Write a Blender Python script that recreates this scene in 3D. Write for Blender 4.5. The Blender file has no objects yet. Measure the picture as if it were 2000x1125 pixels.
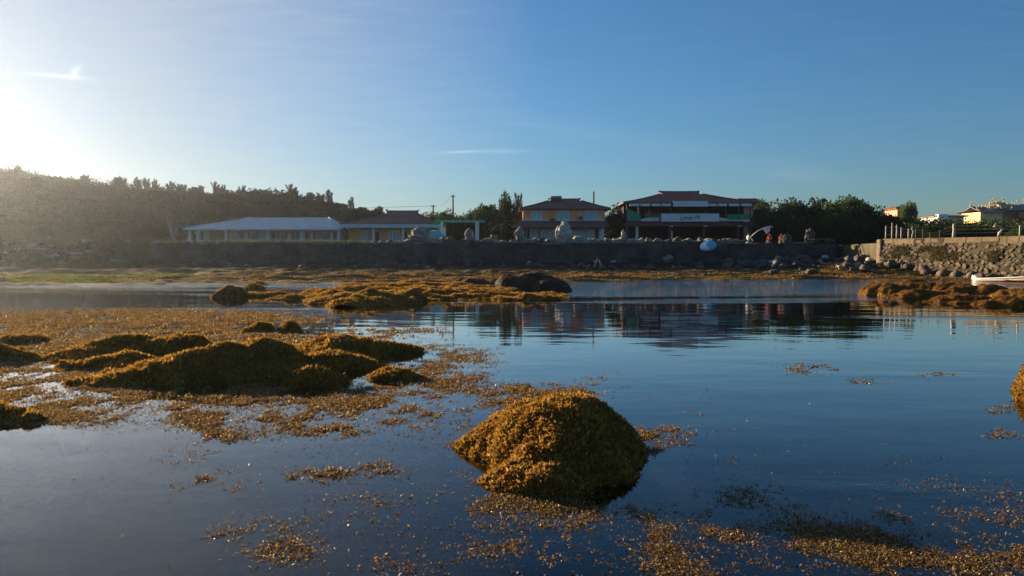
import bpy, math, random
import numpy as np
from mathutils import Vector, Matrix

random.seed(7)
rng = np.random.default_rng(7)
sc = bpy.context.scene
col = sc.collection

# ------------------------------------------------------------------ camera
F, HZ, CAMH = 1450.0, 506.0, 1.5            # focal length and horizon in pixels of the 2000 px photograph
PITCH = math.atan((562.5 - HZ) / F)
cam = bpy.data.cameras.new("camera")
cam.sensor_width = 36.0
cam.lens = 36.0 * F / 2000.0
cam.clip_start, cam.clip_end = 0.05, 4000
camo = bpy.data.objects.new("camera", cam)
camo.location = (0, 0, CAMH)
camo.rotation_euler = (math.pi / 2 - PITCH, 0, 0)
col.objects.link(camo)
sc.camera = camo
CP, SP = math.cos(PITCH), math.sin(PITCH)

# ------------------------------------------------------------------ sky, sun, exposure
SUN_AZ, SUN_EL = math.radians(-45.0), math.radians(9.8)     # azimuth from +Y towards +X
w = bpy.data.worlds.new("World")
sc.world = w
w.use_nodes = True
wn, wl = w.node_tree.nodes, w.node_tree.links
wn.clear()
sky = wn.new("ShaderNodeTexSky")
sky.sky_type = 'NISHITA'
sky.sun_disc = False
sky.sun_elevation = SUN_EL
sky.sun_rotation = SUN_AZ
sky.altitude = 0
sky.air_density = 1.22
sky.dust_density = 0.42
sky.ozone_density = 6.0
bg = wn.new("ShaderNodeBackground")
bg.inputs["Strength"].default_value = 0.054
wo = wn.new("ShaderNodeOutputWorld")
tc = wn.new("ShaderNodeTexCoord")


def wmath(op, a, b=None, c=None):
    n = wn.new("ShaderNodeMath")
    n.operation = op
    for i, v in enumerate((a, b, c)):
        if v is None:
            continue
        if isinstance(v, (int, float)):
            n.inputs[i].default_value = v
        else:
            wl.new(v, n.inputs[i])
    return n.outputs[0]


sep = wn.new("ShaderNodeSeparateXYZ")
wl.new(tc.outputs["Generated"], sep.inputs[0])
daz = wmath('DIVIDE', sep.outputs[0], wmath('MAXIMUM', sep.outputs[1], 0.05))      # tan of azimuth
dele = wmath('DIVIDE', sep.outputs[2], wmath('MAXIMUM', sep.outputs[1], 0.05))
cmap = wn.new("ShaderNodeCombineXYZ")
wl.new(wmath('MULTIPLY', daz, 6.0), cmap.inputs[0])
wl.new(wmath('MULTIPLY', dele, 60.0), cmap.inputs[1])
cn = wn.new("ShaderNodeTexNoise")
cn.inputs["Scale"].default_value = 1.6
cn.inputs["Detail"].default_value = 6
wl.new(cmap.outputs[0], cn.inputs["Vector"])
cnf = cn.outputs[0]
total = None
# thin cirrus wisps: (tan azimuth, tan elevation, half length, half thickness, slope, brightness)
for (a0, e0, sa, se, sl, br) in [(-0.061, 0.1440, 0.030, 0.0016, 0.03, 1.5), (-0.010, 0.1440, 0.032, 0.0028, 0.02, 0.8),
                                 (-0.055, 0.1240, 0.020, 0.0012, 0.0, 0.6), (-0.60, 0.2435, 0.035, 0.003, -0.08, 2.2),
                                 (-0.582, 0.249, 0.007, 0.006, 0.5, 3.0), (0.38, 0.118, 0.06, 0.012, -0.1, 0.25),
                                 (0.10, 0.17, 0.16, 0.012, -0.18, 0.22)]:
    da = wmath('SUBTRACT', daz, a0)
    de = wmath('SUBTRACT', wmath('SUBTRACT', dele, e0), wmath('MULTIPLY', da, sl))
    de = wmath('ADD', de, wmath('MULTIPLY', wmath('SUBTRACT', cnf, 0.5), se * 1.6))
    q = wmath('ADD', wmath('POWER', wmath('ABSOLUTE', wmath('DIVIDE', da, sa)), 2.0),
              wmath('POWER', wmath('ABSOLUTE', wmath('DIVIDE', de, se)), 2.0))
    g = wmath('MULTIPLY', wmath('POWER', 2.718, wmath('MULTIPLY', q, -1.0)), br)
    g = wmath('MULTIPLY', g, wmath('MULTIPLY_ADD', cnf, 1.6, -0.2))
    g = wmath('MAXIMUM', g, 0.0)
    total = g if total is None else wmath('ADD', total, g)
front = wmath('MINIMUM', wmath('MAXIMUM', wmath('MULTIPLY', sep.outputs[1], 2.5), 0.0), 1.0)
total = wmath('MULTIPLY', wmath('MULTIPLY_ADD', wmath('MAXIMUM', wmath('SUBTRACT', cnf, 0.5), 0.0), 0.35, total), front)
vm = wn.new("ShaderNodeVectorMath")
vm.operation = 'SCALE'
vm.inputs[0].default_value = (1.0, 0.95, 0.86)
wl.new(total, vm.inputs["Scale"])
# thin milky cirrus sheet over the sunward part of the sky
lft = wmath('MINIMUM', wmath('MAXIMUM', wmath('MULTIPLY_ADD', daz, -1.05, 0.04), 0.0), 0.55)
cov = wmath('MULTIPLY', wmath('MULTIPLY', lft, front), wmath('MULTIPLY_ADD', cnf, 0.7, 0.65))
mixc = wn.new("ShaderNodeMix")
mixc.data_type = 'RGBA'
wl.new(cov, mixc.inputs[0])
wl.new(sky.outputs[0], mixc.inputs[6])
mixc.inputs[7].default_value = (4.3, 4.25, 4.0, 1)
va = wn.new("ShaderNodeVectorMath")
va.operation = 'ADD'
wl.new(mixc.outputs[2], va.inputs[0])
wl.new(vm.outputs[0], va.inputs[1])
wl.new(va.outputs[0], bg.inputs["Color"])
wl.new(bg.outputs[0], wo.inputs["Surface"])

sd = Vector((math.sin(SUN_AZ) * math.cos(SUN_EL), math.cos(SUN_AZ) * math.cos(SUN_EL), math.sin(SUN_EL)))
sun = bpy.data.lights.new("sun", 'SUN')
sun.energy = 5.0
sun.angle = math.radians(0.53)
sun.color = (1.0, 0.76, 0.46)
suno = bpy.data.objects.new("sun", sun)
suno.rotation_euler = sd.to_track_quat('Z', 'Y').to_euler()
col.objects.link(suno)

sc.view_settings.view_transform = 'Standard'
sc.view_settings.look = 'None'
sc.view_settings.gamma = 1
sc.view_settings.use_curve_mapping = False
sc.view_settings.exposure = 1.48
sc.render.engine = 'CYCLES'
sc.cycles.use_denoising = True
sc.cycles.max_bounces = 6
sc.cycles.diffuse_bounces = 2
sc.cycles.glossy_bounces = 3
sc.cycles.transparent_max_bounces = 12
sc.cycles.volume_bounces = 0
sc.cycles.caustics_reflective = False
sc.cycles.caustics_refractive = False
sc.cycles.sample_clamp_indirect = 4.0


# ------------------------------------------------------------------ pixel <-> place
def ray(px, py):
    cx = (np.asarray(px, float) - 1000.0) / F
    cy = -(np.asarray(py, float) - 562.5) / F
    return cx, CP + cy * SP, -SP + cy * CP


def at(px, py, Y):
    """point at distance Y (metres along +Y) seen at pixel (px, py)"""
    x, y, z = ray(px, py)
    t = Y / y
    return Vector((float(x * t), float(Y), float(CAMH + z * t)))


def gnd(px, py, z=0.0):
    x, y, zz = ray(px, py)
    t = (z - CAMH) / zz
    return x * t, y * t


def hz(py, Y):
    return at(1000, py, Y).z


def wx(px, Y):
    return at(px, 506, Y).x


# ------------------------------------------------------------------ noise
def _h(ix, iy, iz, seed):
    h = (ix.astype(np.int64) * 374761393 + iy.astype(np.int64) * 668265263 + iz.astype(np.int64) * 2147483647 // 7 + seed * 974634777) & 0xFFFFFFFF
    h = ((h ^ (h >> 13)) * 1274126177) & 0xFFFFFFFF
    h = ((h ^ (h >> 16)) * 2246822519) & 0xFFFFFFFF
    h = h ^ (h >> 15)
    return (h & 0xFFFFFF) / float(0xFFFFFF)


def vnoise(x, y, z=0.0, seed=0):
    x, y, z = np.broadcast_arrays(np.asarray(x, float), np.asarray(y, float), np.asarray(z, float))
    ix, iy, iz = np.floor(x).astype(np.int64), np.floor(y).astype(np.int64), np.floor(z).astype(np.int64)
    fx, fy, fz = x - ix, y - iy, z - iz
    fx, fy, fz = [t * t * (3 - 2 * t) for t in (fx, fy, fz)]
    r = 0
    for dx in (0, 1):
        for dy in (0, 1):
            for dz in (0, 1):
                r = r + _h(ix + dx, iy + dy, iz + dz, seed) * (fx if dx else 1 - fx) * (fy if dy else 1 - fy) * (fz if dz else 1 - fz)
    return r * 2 - 1


def fbm(x, y, z=0.0, seed=0, o=4):
    r, a = 0, 1.0
    for k in range(o):
        f = 2.03 ** k
        r = r + a * vnoise(np.asarray(x) * f, np.asarray(y) * f, np.asarray(z) * f, seed + k * 17)
        a *= 0.5
    return r


def sstep(t):
    t = np.clip(t, 0, 1)
    return t * t * (3 - 2 * t)


# ------------------------------------------------------------------ mesh helpers
def mesh_np(name, V, Fc, smooth=False):
    V = np.asarray(V, np.float32)
    Fc = np.asarray(Fc, np.int32)
    me = bpy.data.meshes.new(name)
    k = Fc.shape[1]
    me.vertices.add(len(V))
    me.vertices.foreach_set("co", V.ravel())
    me.loops.add(Fc.size)
    me.loops.foreach_set("vertex_index", Fc.ravel())
    me.polygons.add(len(Fc))
    me.polygons.foreach_set("loop_start", np.arange(0, Fc.size, k, dtype=np.int32))
    me.polygons.foreach_set("loop_total", np.full(len(Fc), k, np.int32))
    if smooth:
        me.polygons.foreach_set("use_smooth", np.ones(len(Fc), bool))
    me.update(calc_edges=True)
    return me


class MB:
    """collects boxes, tubes and prisms for ONE mesh"""
    def __init__(s):
        s.v, s.f = [], []

    def add(s, V, Fc):
        b = len(s.v)
        s.v += [tuple(p) for p in V]
        s.f += [tuple(b + i for i in f) for f in Fc]
        return s

    def box(s, x0, x1, y0, y1, z0, z1):
        V = [(x0, y0, z0), (x1, y0, z0), (x1, y1, z0), (x0, y1, z0), (x0, y0, z1), (x1, y0, z1), (x1, y1, z1), (x0, y1, z1)]
        return s.add(V, [(0, 3, 2, 1), (4, 5, 6, 7), (0, 1, 5, 4), (1, 2, 6, 5), (2, 3, 7, 6), (3, 0, 4, 7)])

    def tube(s, pts, rad, n=8):
        pts = [Vector(p) for p in pts]
        if not hasattr(rad, '__len__'):
            rad = [rad] * len(pts)
        V, Fc = [], []
        for i, p in enumerate(pts):
            d = (pts[min(i + 1, len(pts) - 1)] - pts[max(i - 1, 0)]).normalized()
            u = d.orthogonal().normalized() if abs(d.z) < 0.9 else (Vector((1, 0, 0)) - d * d.x).normalized()
            v = d.cross(u)
            for k in range(n):
                a = 2 * math.pi * k / n
                V.append(p + (u * math.cos(a) + v * math.sin(a)) * rad[i])
        for i in range(len(pts) - 1):
            for k in range(n):
                Fc.append((i * n + k, i * n + (k + 1) % n, (i + 1) * n + (k + 1) % n, (i + 1) * n + k))
        Fc.append(tuple(range(n - 1, -1, -1)))
        Fc.append(tuple((len(pts) - 1) * n + k for k in range(n)))
        return s.add(V, Fc)

    def build(s, name, mat, parent=None, smooth=False, bevel=0.0):
        me = bpy.data.meshes.new(name)
        me.from_pydata(s.v, [], s.f)
        me.update()
        if smooth:
            for p in me.polygons:
                p.use_smooth = True
        o = link(name, me, mat, parent)
        if bevel:
            b = o.modifiers.new("bevel", 'BEVEL')
            b.width = bevel
            b.segments = 2
            b.limit_method = 'ANGLE'
        return o


def link(name, data, mat=None, parent=None):
    o = bpy.data.objects.new(name, data)
    col.objects.link(o)
    if mat is not None and data is not None and not data.materials:
        data.materials.append(mat)
    if parent is not None:
        o.parent = parent
    return o


def tag(o, label=None, cat=None, group=None, kind=None):
    if label:
        o["label"] = label
    if cat:
        o["category"] = cat
    if group:
        o["group"] = group
    if kind:
        o["kind"] = kind
    return o


def thing(name, label, cat, loc=(0, 0, 0), rz=0.0, group=None):
    o = bpy.data.objects.new(name, None)
    o.empty_display_size = 0.2
    o.location = loc
    o.rotation_euler = (0, 0, rz)
    col.objects.link(o)
    return tag(o, label, cat, group)


# ------------------------------------------------------------------ materials
def new_mat(name):
    m = bpy.data.materials.new(name)
    m.use_nodes = True
    m.node_tree.nodes.clear()
    return m, m.node_tree.nodes, m.node_tree.links


def N(nodes, t, **kw):
    n = nodes.new("ShaderNode" + t)
    for k, v in kw.items():
        setattr(n, k, v)
    return n


def ramp(nodes, stops):
    r = nodes.new("ShaderNodeValToRGB")
    e = r.color_ramp.elements
    while len(e) > 1:
        e.remove(e[-1])
    e[0].position, e[0].color = stops[0][0], (*stops[0][1], 1)
    for p, c in stops[1:]:
        k = e.new(p)
        k.color = (*c, 1)
    return r


def surf(name, c1, c2, scale=3.0, rough=0.8, bump=0.3, bscale=None, spec=0.3, detail=6, stretch=(1, 1, 1), c3=None, bdist=0.03, coord="Object"):
    """noise-mottled surface with fine relief"""
    m, n, l = new_mat(name)
    tcn = N(n, "TexCoord")
    mp = N(n, "Mapping")
    mp.inputs["Scale"].default_value = stretch
    l.new(tcn.outputs[coord], mp.inputs[0])
    tx = N(n, "TexNoise")
    tx.inputs["Scale"].default_value = scale
    tx.inputs["Detail"].default_value = detail
    tx.inputs["Roughness"].default_value = 0.65
    l.new(mp.outputs[0], tx.inputs["Vector"])
    st = [(0.32, c1), (0.66, c2)]
    if c3:
        st.append((0.8, c3))
    r = ramp(n, st)
    l.new(tx.outputs[0], r.inputs[0])
    b = N(n, "BsdfPrincipled")
    b.inputs["Roughness"].default_value = rough
    b.inputs["Specular IOR Level"].default_value = spec
    l.new(r.outputs[0], b.inputs["Base Color"])
    if bump:
        t2 = N(n, "TexNoise")
        t2.inputs["Scale"].default_value = bscale or scale * 5
        t2.inputs["Detail"].default_value = 5
        l.new(mp.outputs[0], t2.inputs["Vector"])
        bp = N(n, "Bump")
        bp.inputs["Strength"].default_value = bump
        bp.inputs["Distance"].default_value = bdist
        l.new(t2.outputs[0], bp.inputs["Height"])
        l.new(bp.outputs[0], b.inputs["Normal"])
    o = N(n, "OutputMaterial")
    l.new(b.outputs[0], o.inputs[0])
    return m


def leaf_mat(name, cols, trans=0.4, gloss=0.0, rough=0.4, patch=None, objvar=False):
    """leaves and fronds: colour varies from leaf to leaf, light passes through"""
    m, n, l = new_mat(name)
    g = N(n, "NewGeometry")
    st = [(i / max(1, len(cols) - 1), c) for i, c in enumerate(cols)]
    r = ramp(n, st)
    l.new(g.outputs["Random Per Island"], r.inputs[0])
    cc = r.outputs[0]
    if patch:
        t = N(n, "TexCoord")
        tx = N(n, "TexNoise")
        tx.inputs["Scale"].default_value = patch
        tx.inputs["Detail"].default_value = 3
        l.new(t.outputs["Object"], tx.inputs["Vector"])
        mr = N(n, "MapRange")
        mr.inputs[1].default_value, mr.inputs[2].default_value = 0.3, 0.7
        mr.inputs[3].default_value, mr.inputs[4].default_value = 0.55, 1.35
        l.new(tx.outputs[0], mr.inputs[0])
        mm = N(n, "VectorMath", operation='SCALE')
        l.new(cc, mm.inputs[0])
        l.new(mr.outputs[0], mm.inputs["Scale"])
        cc = mm.outputs[0]
    oi = N(n, "ObjectInfo")
    mo = N(n, "MapRange")
    mo.inputs[3].default_value, mo.inputs[4].default_value = 0.6, 1.4
    l.new(oi.outputs["Random"], mo.inputs[0])
    ms = N(n, "VectorMath", operation='SCALE')
    l.new(cc, ms.inputs[0])
    if objvar:
        l.new(mo.outputs[0], ms.inputs["Scale"])
    else:
        ms.inputs["Scale"].default_value = 1.0
    cc = ms.outputs[0]
    d = N(n, "BsdfDiffuse")
    t = N(n, "BsdfTranslucent")
    l.new(cc, d.inputs[0])
    l.new(cc, t.inputs[0])
    mx = N(n, "MixShader")
    mx.inputs[0].default_value = trans
    l.new(d.outputs[0], mx.inputs[1])
    l.new(t.outputs[0], mx.inputs[2])
    out = mx.outputs[0]
    if gloss:
        gl = N(n, "BsdfGlossy")
        gl.inputs["Roughness"].default_value = rough
        gl.inputs["Color"].default_value = (0.9, 0.88, 0.8, 1)
        m2 = N(n, "MixShader")
        m2.inputs[0].default_value = gloss
        l.new(out, m2.inputs[1])
        l.new(gl.outputs[0], m2.inputs[2])
        out = m2.outputs[0]
    o = N(n, "OutputMaterial")
    l.new(out, o.inputs[0])
    return m


def roof_mat(name, c1, c2, freq, rough=0.7, spec=0.2):
    """tile or sheet-metal roof: ribs run down the slope (object X), rows across (object Z)"""
    m, n, l = new_mat(name)
    t = N(n, "TexCoord")
    wv = N(n, "TexWave")
    wv.inputs["Scale"].default_value = freq
    wv.inputs["Distortion"].default_value = 0.3
    l.new(t.outputs["Object"], wv.inputs["Vector"])
    w2 = N(n, "TexWave", bands_direction='Z')
    w2.inputs["Scale"].default_value = freq * 0.8
    w2.inputs["Distortion"].default_value = 0.5
    l.new(t.outputs["Object"], w2.inputs["Vector"])
    tx = N(n, "TexNoise")
    tx.inputs["Scale"].default_value = 0.8
    tx.inputs["Detail"].default_value = 8
    l.new(t.outputs["Object"], tx.inputs["Vector"])
    r = ramp(n, [(0.35, c1), (0.65, c2)])
    l.new(tx.outputs[0], r.inputs[0])
    ad = N(n, "Math", operation='MULTIPLY_ADD')
    l.new(w2.outputs["Fac"], ad.inputs[0])
    ad.inputs[1].default_value = 0.5
    l.new(wv.outputs["Fac"], ad.inputs[2])
    bp = N(n, "Bump")
    bp.inputs["Strength"].default_value = 0.5
    bp.inputs["Distance"].default_value = 0.04
    l.new(ad.outputs[0], bp.inputs["Height"])
    b = N(n, "BsdfPrincipled")
    b.inputs["Roughness"].default_value = rough
    b.inputs["Specular IOR Level"].default_value = spec
    l.new(r.outputs[0], b.inputs["Base Color"])
    l.new(bp.outputs[0], b.inputs["Normal"])
    o = N(n, "OutputMaterial")
    l.new(b.outputs[0], o.inputs[0])
    return m


M = {}
M['reef'] = surf("reef_rock", (0.06, 0.030, 0.008), (0.22, 0.115, 0.020), 1.6, 0.85, 0.9, 9, 0.12, c3=(0.32, 0.18, 0.035), bdist=0.05)
M['shore'] = None
M['seabed'] = surf("seabed_sand", (0.05, 0.037, 0.024), (0.30, 0.215, 0.125), 0.8, 0.9, 0.3, 12, 0.1)
M['weed'] = leaf_mat("brown_seaweed", [(0.14, 0.062, 0.012), (0.40, 0.22, 0.036), (0.24, 0.118, 0.022), (0.54, 0.33, 0.075), (0.17, 0.080, 0.016), (0.42, 0.24, 0.045)], 0.42, 0.012, 0.5)
M['weed_brown'] = leaf_mat("red_brown_weed", [(0.10, 0.045, 0.014), (0.26, 0.12, 0.030), (0.16, 0.07, 0.018), (0.34, 0.17, 0.045)], 0.3, 0.01, 0.5)
M['weed_float'] = leaf_mat("floating_seaweed", [(0.12, 0.06, 0.018), (0.30, 0.17, 0.045), (0.18, 0.09, 0.022), (0.40, 0.26, 0.09), (0.10, 0.05, 0.016), (0.24, 0.13, 0.035), (0.20, 0.14, 0.07), (0.50, 0.42, 0.28)], 0.42, 0.022, 0.4)
M['weed_sunk'] = leaf_mat("sunken_seaweed", [(0.20, 0.11, 0.03), (0.42, 0.25, 0.07), (0.30, 0.17, 0.045), (0.55, 0.36, 0.12)], 0.4)
M['turf'] = leaf_mat("reef_turf", [(0.13, 0.065, 0.014), (0.26, 0.145, 0.03), (0.19, 0.095, 0.018), (0.34, 0.21, 0.05), (0.10, 0.05, 0.014)], 0.3, 0.015, 0.5, patch=0.5)
M['algae'] = leaf_mat("green_algae", [(0.10, 0.13, 0.02), (0.22, 0.25, 0.04), (0.15, 0.18, 0.03), (0.28, 0.27, 0.06)], 0.35, 0.03)
M['leaf_dark'] = leaf_mat("dark_foliage", [(0.025, 0.045, 0.012), (0.05, 0.085, 0.02), (0.035, 0.06, 0.015), (0.065, 0.10, 0.028)], 0.35, 0.0, objvar=True)
M['leaf_mid'] = leaf_mat("mid_foliage", [(0.045, 0.075, 0.015), (0.08, 0.12, 0.026), (0.06, 0.09, 0.02), (0.10, 0.13, 0.03)], 0.4, 0.0, objvar=True)
M['leaf_hill'] = leaf_mat("hill_foliage", [(0.03, 0.045, 0.014), (0.06, 0.08, 0.022), (0.045, 0.06, 0.018), (0.075, 0.085, 0.03)], 0.1, 0.0, objvar=True)
M['leaf_dry'] = leaf_mat("dry_weeds", [(0.07, 0.065, 0.025), (0.14, 0.115, 0.05), (0.09, 0.085, 0.035)], 0.3)
M['needle'] = leaf_mat("needle_foliage", [(0.03, 0.04, 0.015), (0.06, 0.07, 0.025), (0.045, 0.055, 0.02)], 0.3)
M['palm'] = leaf_mat("palm_leaf", [(0.10, 0.15, 0.03), (0.20, 0.22, 0.05), (0.26, 0.22, 0.06)], 0.4, 0.05)
M['bark'] = surf("bark", (0.06, 0.045, 0.032), (0.14, 0.11, 0.08), 4, 0.9, 0.5)
M['pale_wood'] = surf("pale_driftwood", (0.30, 0.27, 0.23), (0.52, 0.47, 0.40), 5, 0.8, 0.4, stretch=(3, 3, 0.6))
M['stone'] = surf("coral_stone", (0.13, 0.12, 0.105), (0.34, 0.32, 0.28), 2.2, 0.9, 0.8, 9, 0.2, c3=(0.46, 0.43, 0.38))
M['stone_pale'] = surf("pale_coral_stone", (0.26, 0.25, 0.225), (0.52, 0.50, 0.45), 2.0, 0.9, 0.8, 8, 0.2, c3=(0.66, 0.64, 0.58))
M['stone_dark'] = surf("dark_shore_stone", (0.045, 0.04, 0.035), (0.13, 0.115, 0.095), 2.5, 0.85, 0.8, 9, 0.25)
M['stone_black'] = surf("black_tidal_stone", (0.018, 0.015, 0.012), (0.06, 0.048, 0.036), 2.5, 0.85, 0.8, 9, 0.15)
M['stone_warm'] = surf("warm_wall_stone", (0.11, 0.085, 0.06), (0.27, 0.215, 0.15), 2.5, 0.9, 0.8, 10, 0.2, c3=(0.38, 0.31, 0.22))
M['stone_mid'] = surf("brown_wall_stone", (0.065, 0.052, 0.038), (0.17, 0.135, 0.095), 2.5, 0.9, 0.8, 10, 0.2)
M['stone_ochre'] = surf("ochre_coral_stone", (0.28, 0.21, 0.11), (0.46, 0.37, 0.22), 3, 0.9, 0.8, 10, 0.2)
M['mortar'] = surf("dark_mortar", (0.022, 0.019, 0.014), (0.085, 0.068, 0.046), 1.5, 0.95, 1.0, 6, 0.1)
M['plaster_cap'] = surf("weathered_plaster", (0.08, 0.064, 0.044), (0.18, 0.14, 0.092), 0.9, 0.9, 0.6, 7, 0.1)
M['concrete'] = surf("weathered_concrete", (0.12, 0.115, 0.105), (0.27, 0.26, 0.235), 1.2, 0.9, 0.5, 12, 0.2)
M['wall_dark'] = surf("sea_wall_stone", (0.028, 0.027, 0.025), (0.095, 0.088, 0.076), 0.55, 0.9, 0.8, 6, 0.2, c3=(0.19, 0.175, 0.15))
M['earth'] = surf("earth", (0.07, 0.06, 0.04), (0.14, 0.12, 0.075), 0.4, 0.95, 0.6, 3, 0.1)
M['hillearth'] = surf("hill_ground", (0.04, 0.05, 0.022), (0.08, 0.08, 0.04), 0.2, 0.95, 0.6, 2, 0.1)
M['roof_red'] = roof_mat("red_tile_roof", (0.17, 0.055, 0.038), (0.26, 0.085, 0.055), 2.2)
M['roof_brown'] = roof_mat("brown_tile_roof", (0.12, 0.062, 0.052), (0.19, 0.09, 0.07), 2.2)
M['roof_metal'] = roof_mat("pale_metal_roof", (0.34, 0.43, 0.44), (0.44, 0.53, 0.54), 2.6, 0.45, 0.4)
M['plaster_white'] = surf("white_plaster", (0.60, 0.59, 0.56), (0.76, 0.76, 0.74), 1.0, 0.85, 0.1)
M['plaster_cream'] = surf("cream_plaster", (0.72, 0.63, 0.40), (0.82, 0.74, 0.50), 1.0, 0.85, 0.1)
M['plaster_orange'] = surf("orange_plaster", (0.78, 0.28, 0.10), (0.86, 0.36, 0.15), 0.9, 0.85, 0.1)
M['plaster_peach'] = surf("peach_plaster", (0.82, 0.33, 0.18), (0.88, 0.42, 0.26), 0.9, 0.85, 0.1)
M['plaster_yellow'] = surf("yellow_plaster", (0.60, 0.42, 0.05), (0.74, 0.54, 0.09), 0.9, 0.85, 0.1)
M['brick_red'] = surf("faded_red_panel", (0.34, 0.15, 0.10), (0.44, 0.21, 0.14), 1.5, 0.85, 0.2)
M['dark_red'] = surf("dark_red_paint", (0.12, 0.03, 0.03), (0.19, 0.05, 0.045), 1.5, 0.6, 0.1)
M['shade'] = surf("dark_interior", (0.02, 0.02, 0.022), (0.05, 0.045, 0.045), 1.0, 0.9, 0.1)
M['teal'] = surf("teal_paint", (0.06, 0.34, 0.36), (0.10, 0.43, 0.45), 2, 0.5, 0.05)
M['blue_paint'] = surf("light_blue_paint", (0.30, 0.52, 0.62), (0.40, 0.62, 0.70), 2, 0.5, 0.05)
M['fascia'] = surf("pale_blue_fascia", (0.42, 0.52, 0.58), (0.52, 0.60, 0.65), 1.5, 0.6, 0.05)
M['board'] = surf("white_signboard", (0.66, 0.66, 0.64), (0.78, 0.78, 0.77), 0.8, 0.6, 0.05)
M['green_net'] = surf("green_net", (0.03, 0.20, 0.12), (0.06, 0.32, 0.20), 3, 0.8, 0.3)
M['green_paint'] = surf("green_paint", (0.10, 0.38, 0.27), (0.16, 0.46, 0.34), 2, 0.6, 0.05)
M['ink'] = surf("sign_ink", (0.05, 0.05, 0.06), (0.09, 0.09, 0.10), 4, 0.7, 0.0)
M['metal'] = surf("grey_metal", (0.16, 0.17, 0.18), (0.28, 0.29, 0.30), 3, 0.45, 0.05, spec=0.5)
M['post'] = surf("dark_pole", (0.07, 0.06, 0.055), (0.13, 0.12, 0.11), 3, 0.8, 0.1)
M['boat_white'] = surf("white_boat_paint", (0.62, 0.60, 0.55), (0.80, 0.78, 0.72), 2.5, 0.45, 0.1, spec=0.5)
M['boat_red'] = surf("red_boat_paint", (0.30, 0.04, 0.03), (0.42, 0.07, 0.05), 2.5, 0.5, 0.1)
M['boat_blue'] = surf("blue_boat_paint", (0.06, 0.24, 0.40), (0.12, 0.34, 0.50), 2.5, 0.45, 0.1, spec=0.5)
M['gold'] = surf("temple_ochre", (0.62, 0.45, 0.18), (0.78, 0.62, 0.32), 2, 0.7, 0.2)
M['temple_tile'] = roof_mat("temple_grey_tile", (0.16, 0.15, 0.14), (0.26, 0.24, 0.22), 2.0)
M['terracotta'] = surf("terracotta", (0.36, 0.13, 0.06), (0.48, 0.19, 0.09), 3, 0.8, 0.2)


def glass_mat(name, c):
    m, n, l = new_mat(name)
    b = N(n, "BsdfPrincipled")
    b.inputs["Base Color"].default_value = (*c, 1)
    b.inputs["Roughness"].default_value = 0.12
    b.inputs["Specular IOR Level"].default_value = 0.6
    o = N(n, "OutputMaterial")
    l.new(b.outputs[0], o.inputs[0])
    return m


M['glass'] = glass_mat("window_glass", (0.05, 0.09, 0.11))
M['glass_teal'] = glass_mat("teal_window_glass", (0.08, 0.40, 0.46))
M['glass_blue'] = glass_mat("blue_window_glass", (0.14, 0.38, 0.52))


def shore_mat():
    """reef flat: golden-brown weed, dark wet hollows and green algae by place"""
    m, n, l = new_mat("shore_reef")
    t = N(n, "TexCoord")
    mp = N(n, "Mapping")
    mp.inputs["Scale"].default_value = (0.35, 1.0, 1.0)
    l.new(t.outputs["Object"], mp.inputs[0])
    a = N(n, "TexNoise")
    a.inputs["Scale"].default_value = 0.9
    a.inputs["Detail"].default_value = 8
    a.inputs["Roughness"].default_value = 0.7
    l.new(mp.outputs[0], a.inputs["Vector"])
    r = ramp(n, [(0.30, (0.035, 0.026, 0.016)), (0.48, (0.13, 0.08, 0.028)), (0.62, (0.24, 0.15, 0.042)), (0.75, (0.10, 0.065, 0.03))])
    l.new(a.outputs[0], r.inputs[0])
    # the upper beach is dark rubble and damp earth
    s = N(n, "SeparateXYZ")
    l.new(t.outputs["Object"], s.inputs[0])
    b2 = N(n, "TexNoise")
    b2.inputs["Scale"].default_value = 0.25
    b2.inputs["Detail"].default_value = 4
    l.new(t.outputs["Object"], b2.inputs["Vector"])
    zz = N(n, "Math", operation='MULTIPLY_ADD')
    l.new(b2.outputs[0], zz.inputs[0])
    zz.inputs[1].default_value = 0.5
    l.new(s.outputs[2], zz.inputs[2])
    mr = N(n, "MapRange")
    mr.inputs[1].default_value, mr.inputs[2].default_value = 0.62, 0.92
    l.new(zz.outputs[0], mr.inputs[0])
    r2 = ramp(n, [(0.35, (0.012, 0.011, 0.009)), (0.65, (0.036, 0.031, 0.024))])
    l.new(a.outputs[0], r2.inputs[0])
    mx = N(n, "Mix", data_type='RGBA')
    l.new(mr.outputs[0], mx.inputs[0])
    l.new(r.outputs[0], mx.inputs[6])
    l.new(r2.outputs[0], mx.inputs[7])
    fb = N(n, "TexNoise")
    fb.inputs["Scale"].default_value = 5
    fb.inputs["Detail"].default_value = 6
    l.new(t.outputs["Object"], fb.inputs["Vector"])
    bp = N(n, "Bump")
    bp.inputs["Strength"].default_value = 0.9
    bp.inputs["Distance"].default_value = 0.12
    l.new(fb.outputs[0], bp.inputs["Height"])
    p = N(n, "BsdfPrincipled")
    p.inputs["Roughness"].default_value = 0.95
    p.inputs["Specular IOR Level"].default_value = 0.08
    l.new(mx.outputs[2], p.inputs["Base Color"])
    l.new(bp.outputs[0], p.inputs["Normal"])
    o = N(n, "OutputMaterial")
    l.new(p.outputs[0], o.inputs[0])
    return m


M['shore'] = shore_mat()


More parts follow.
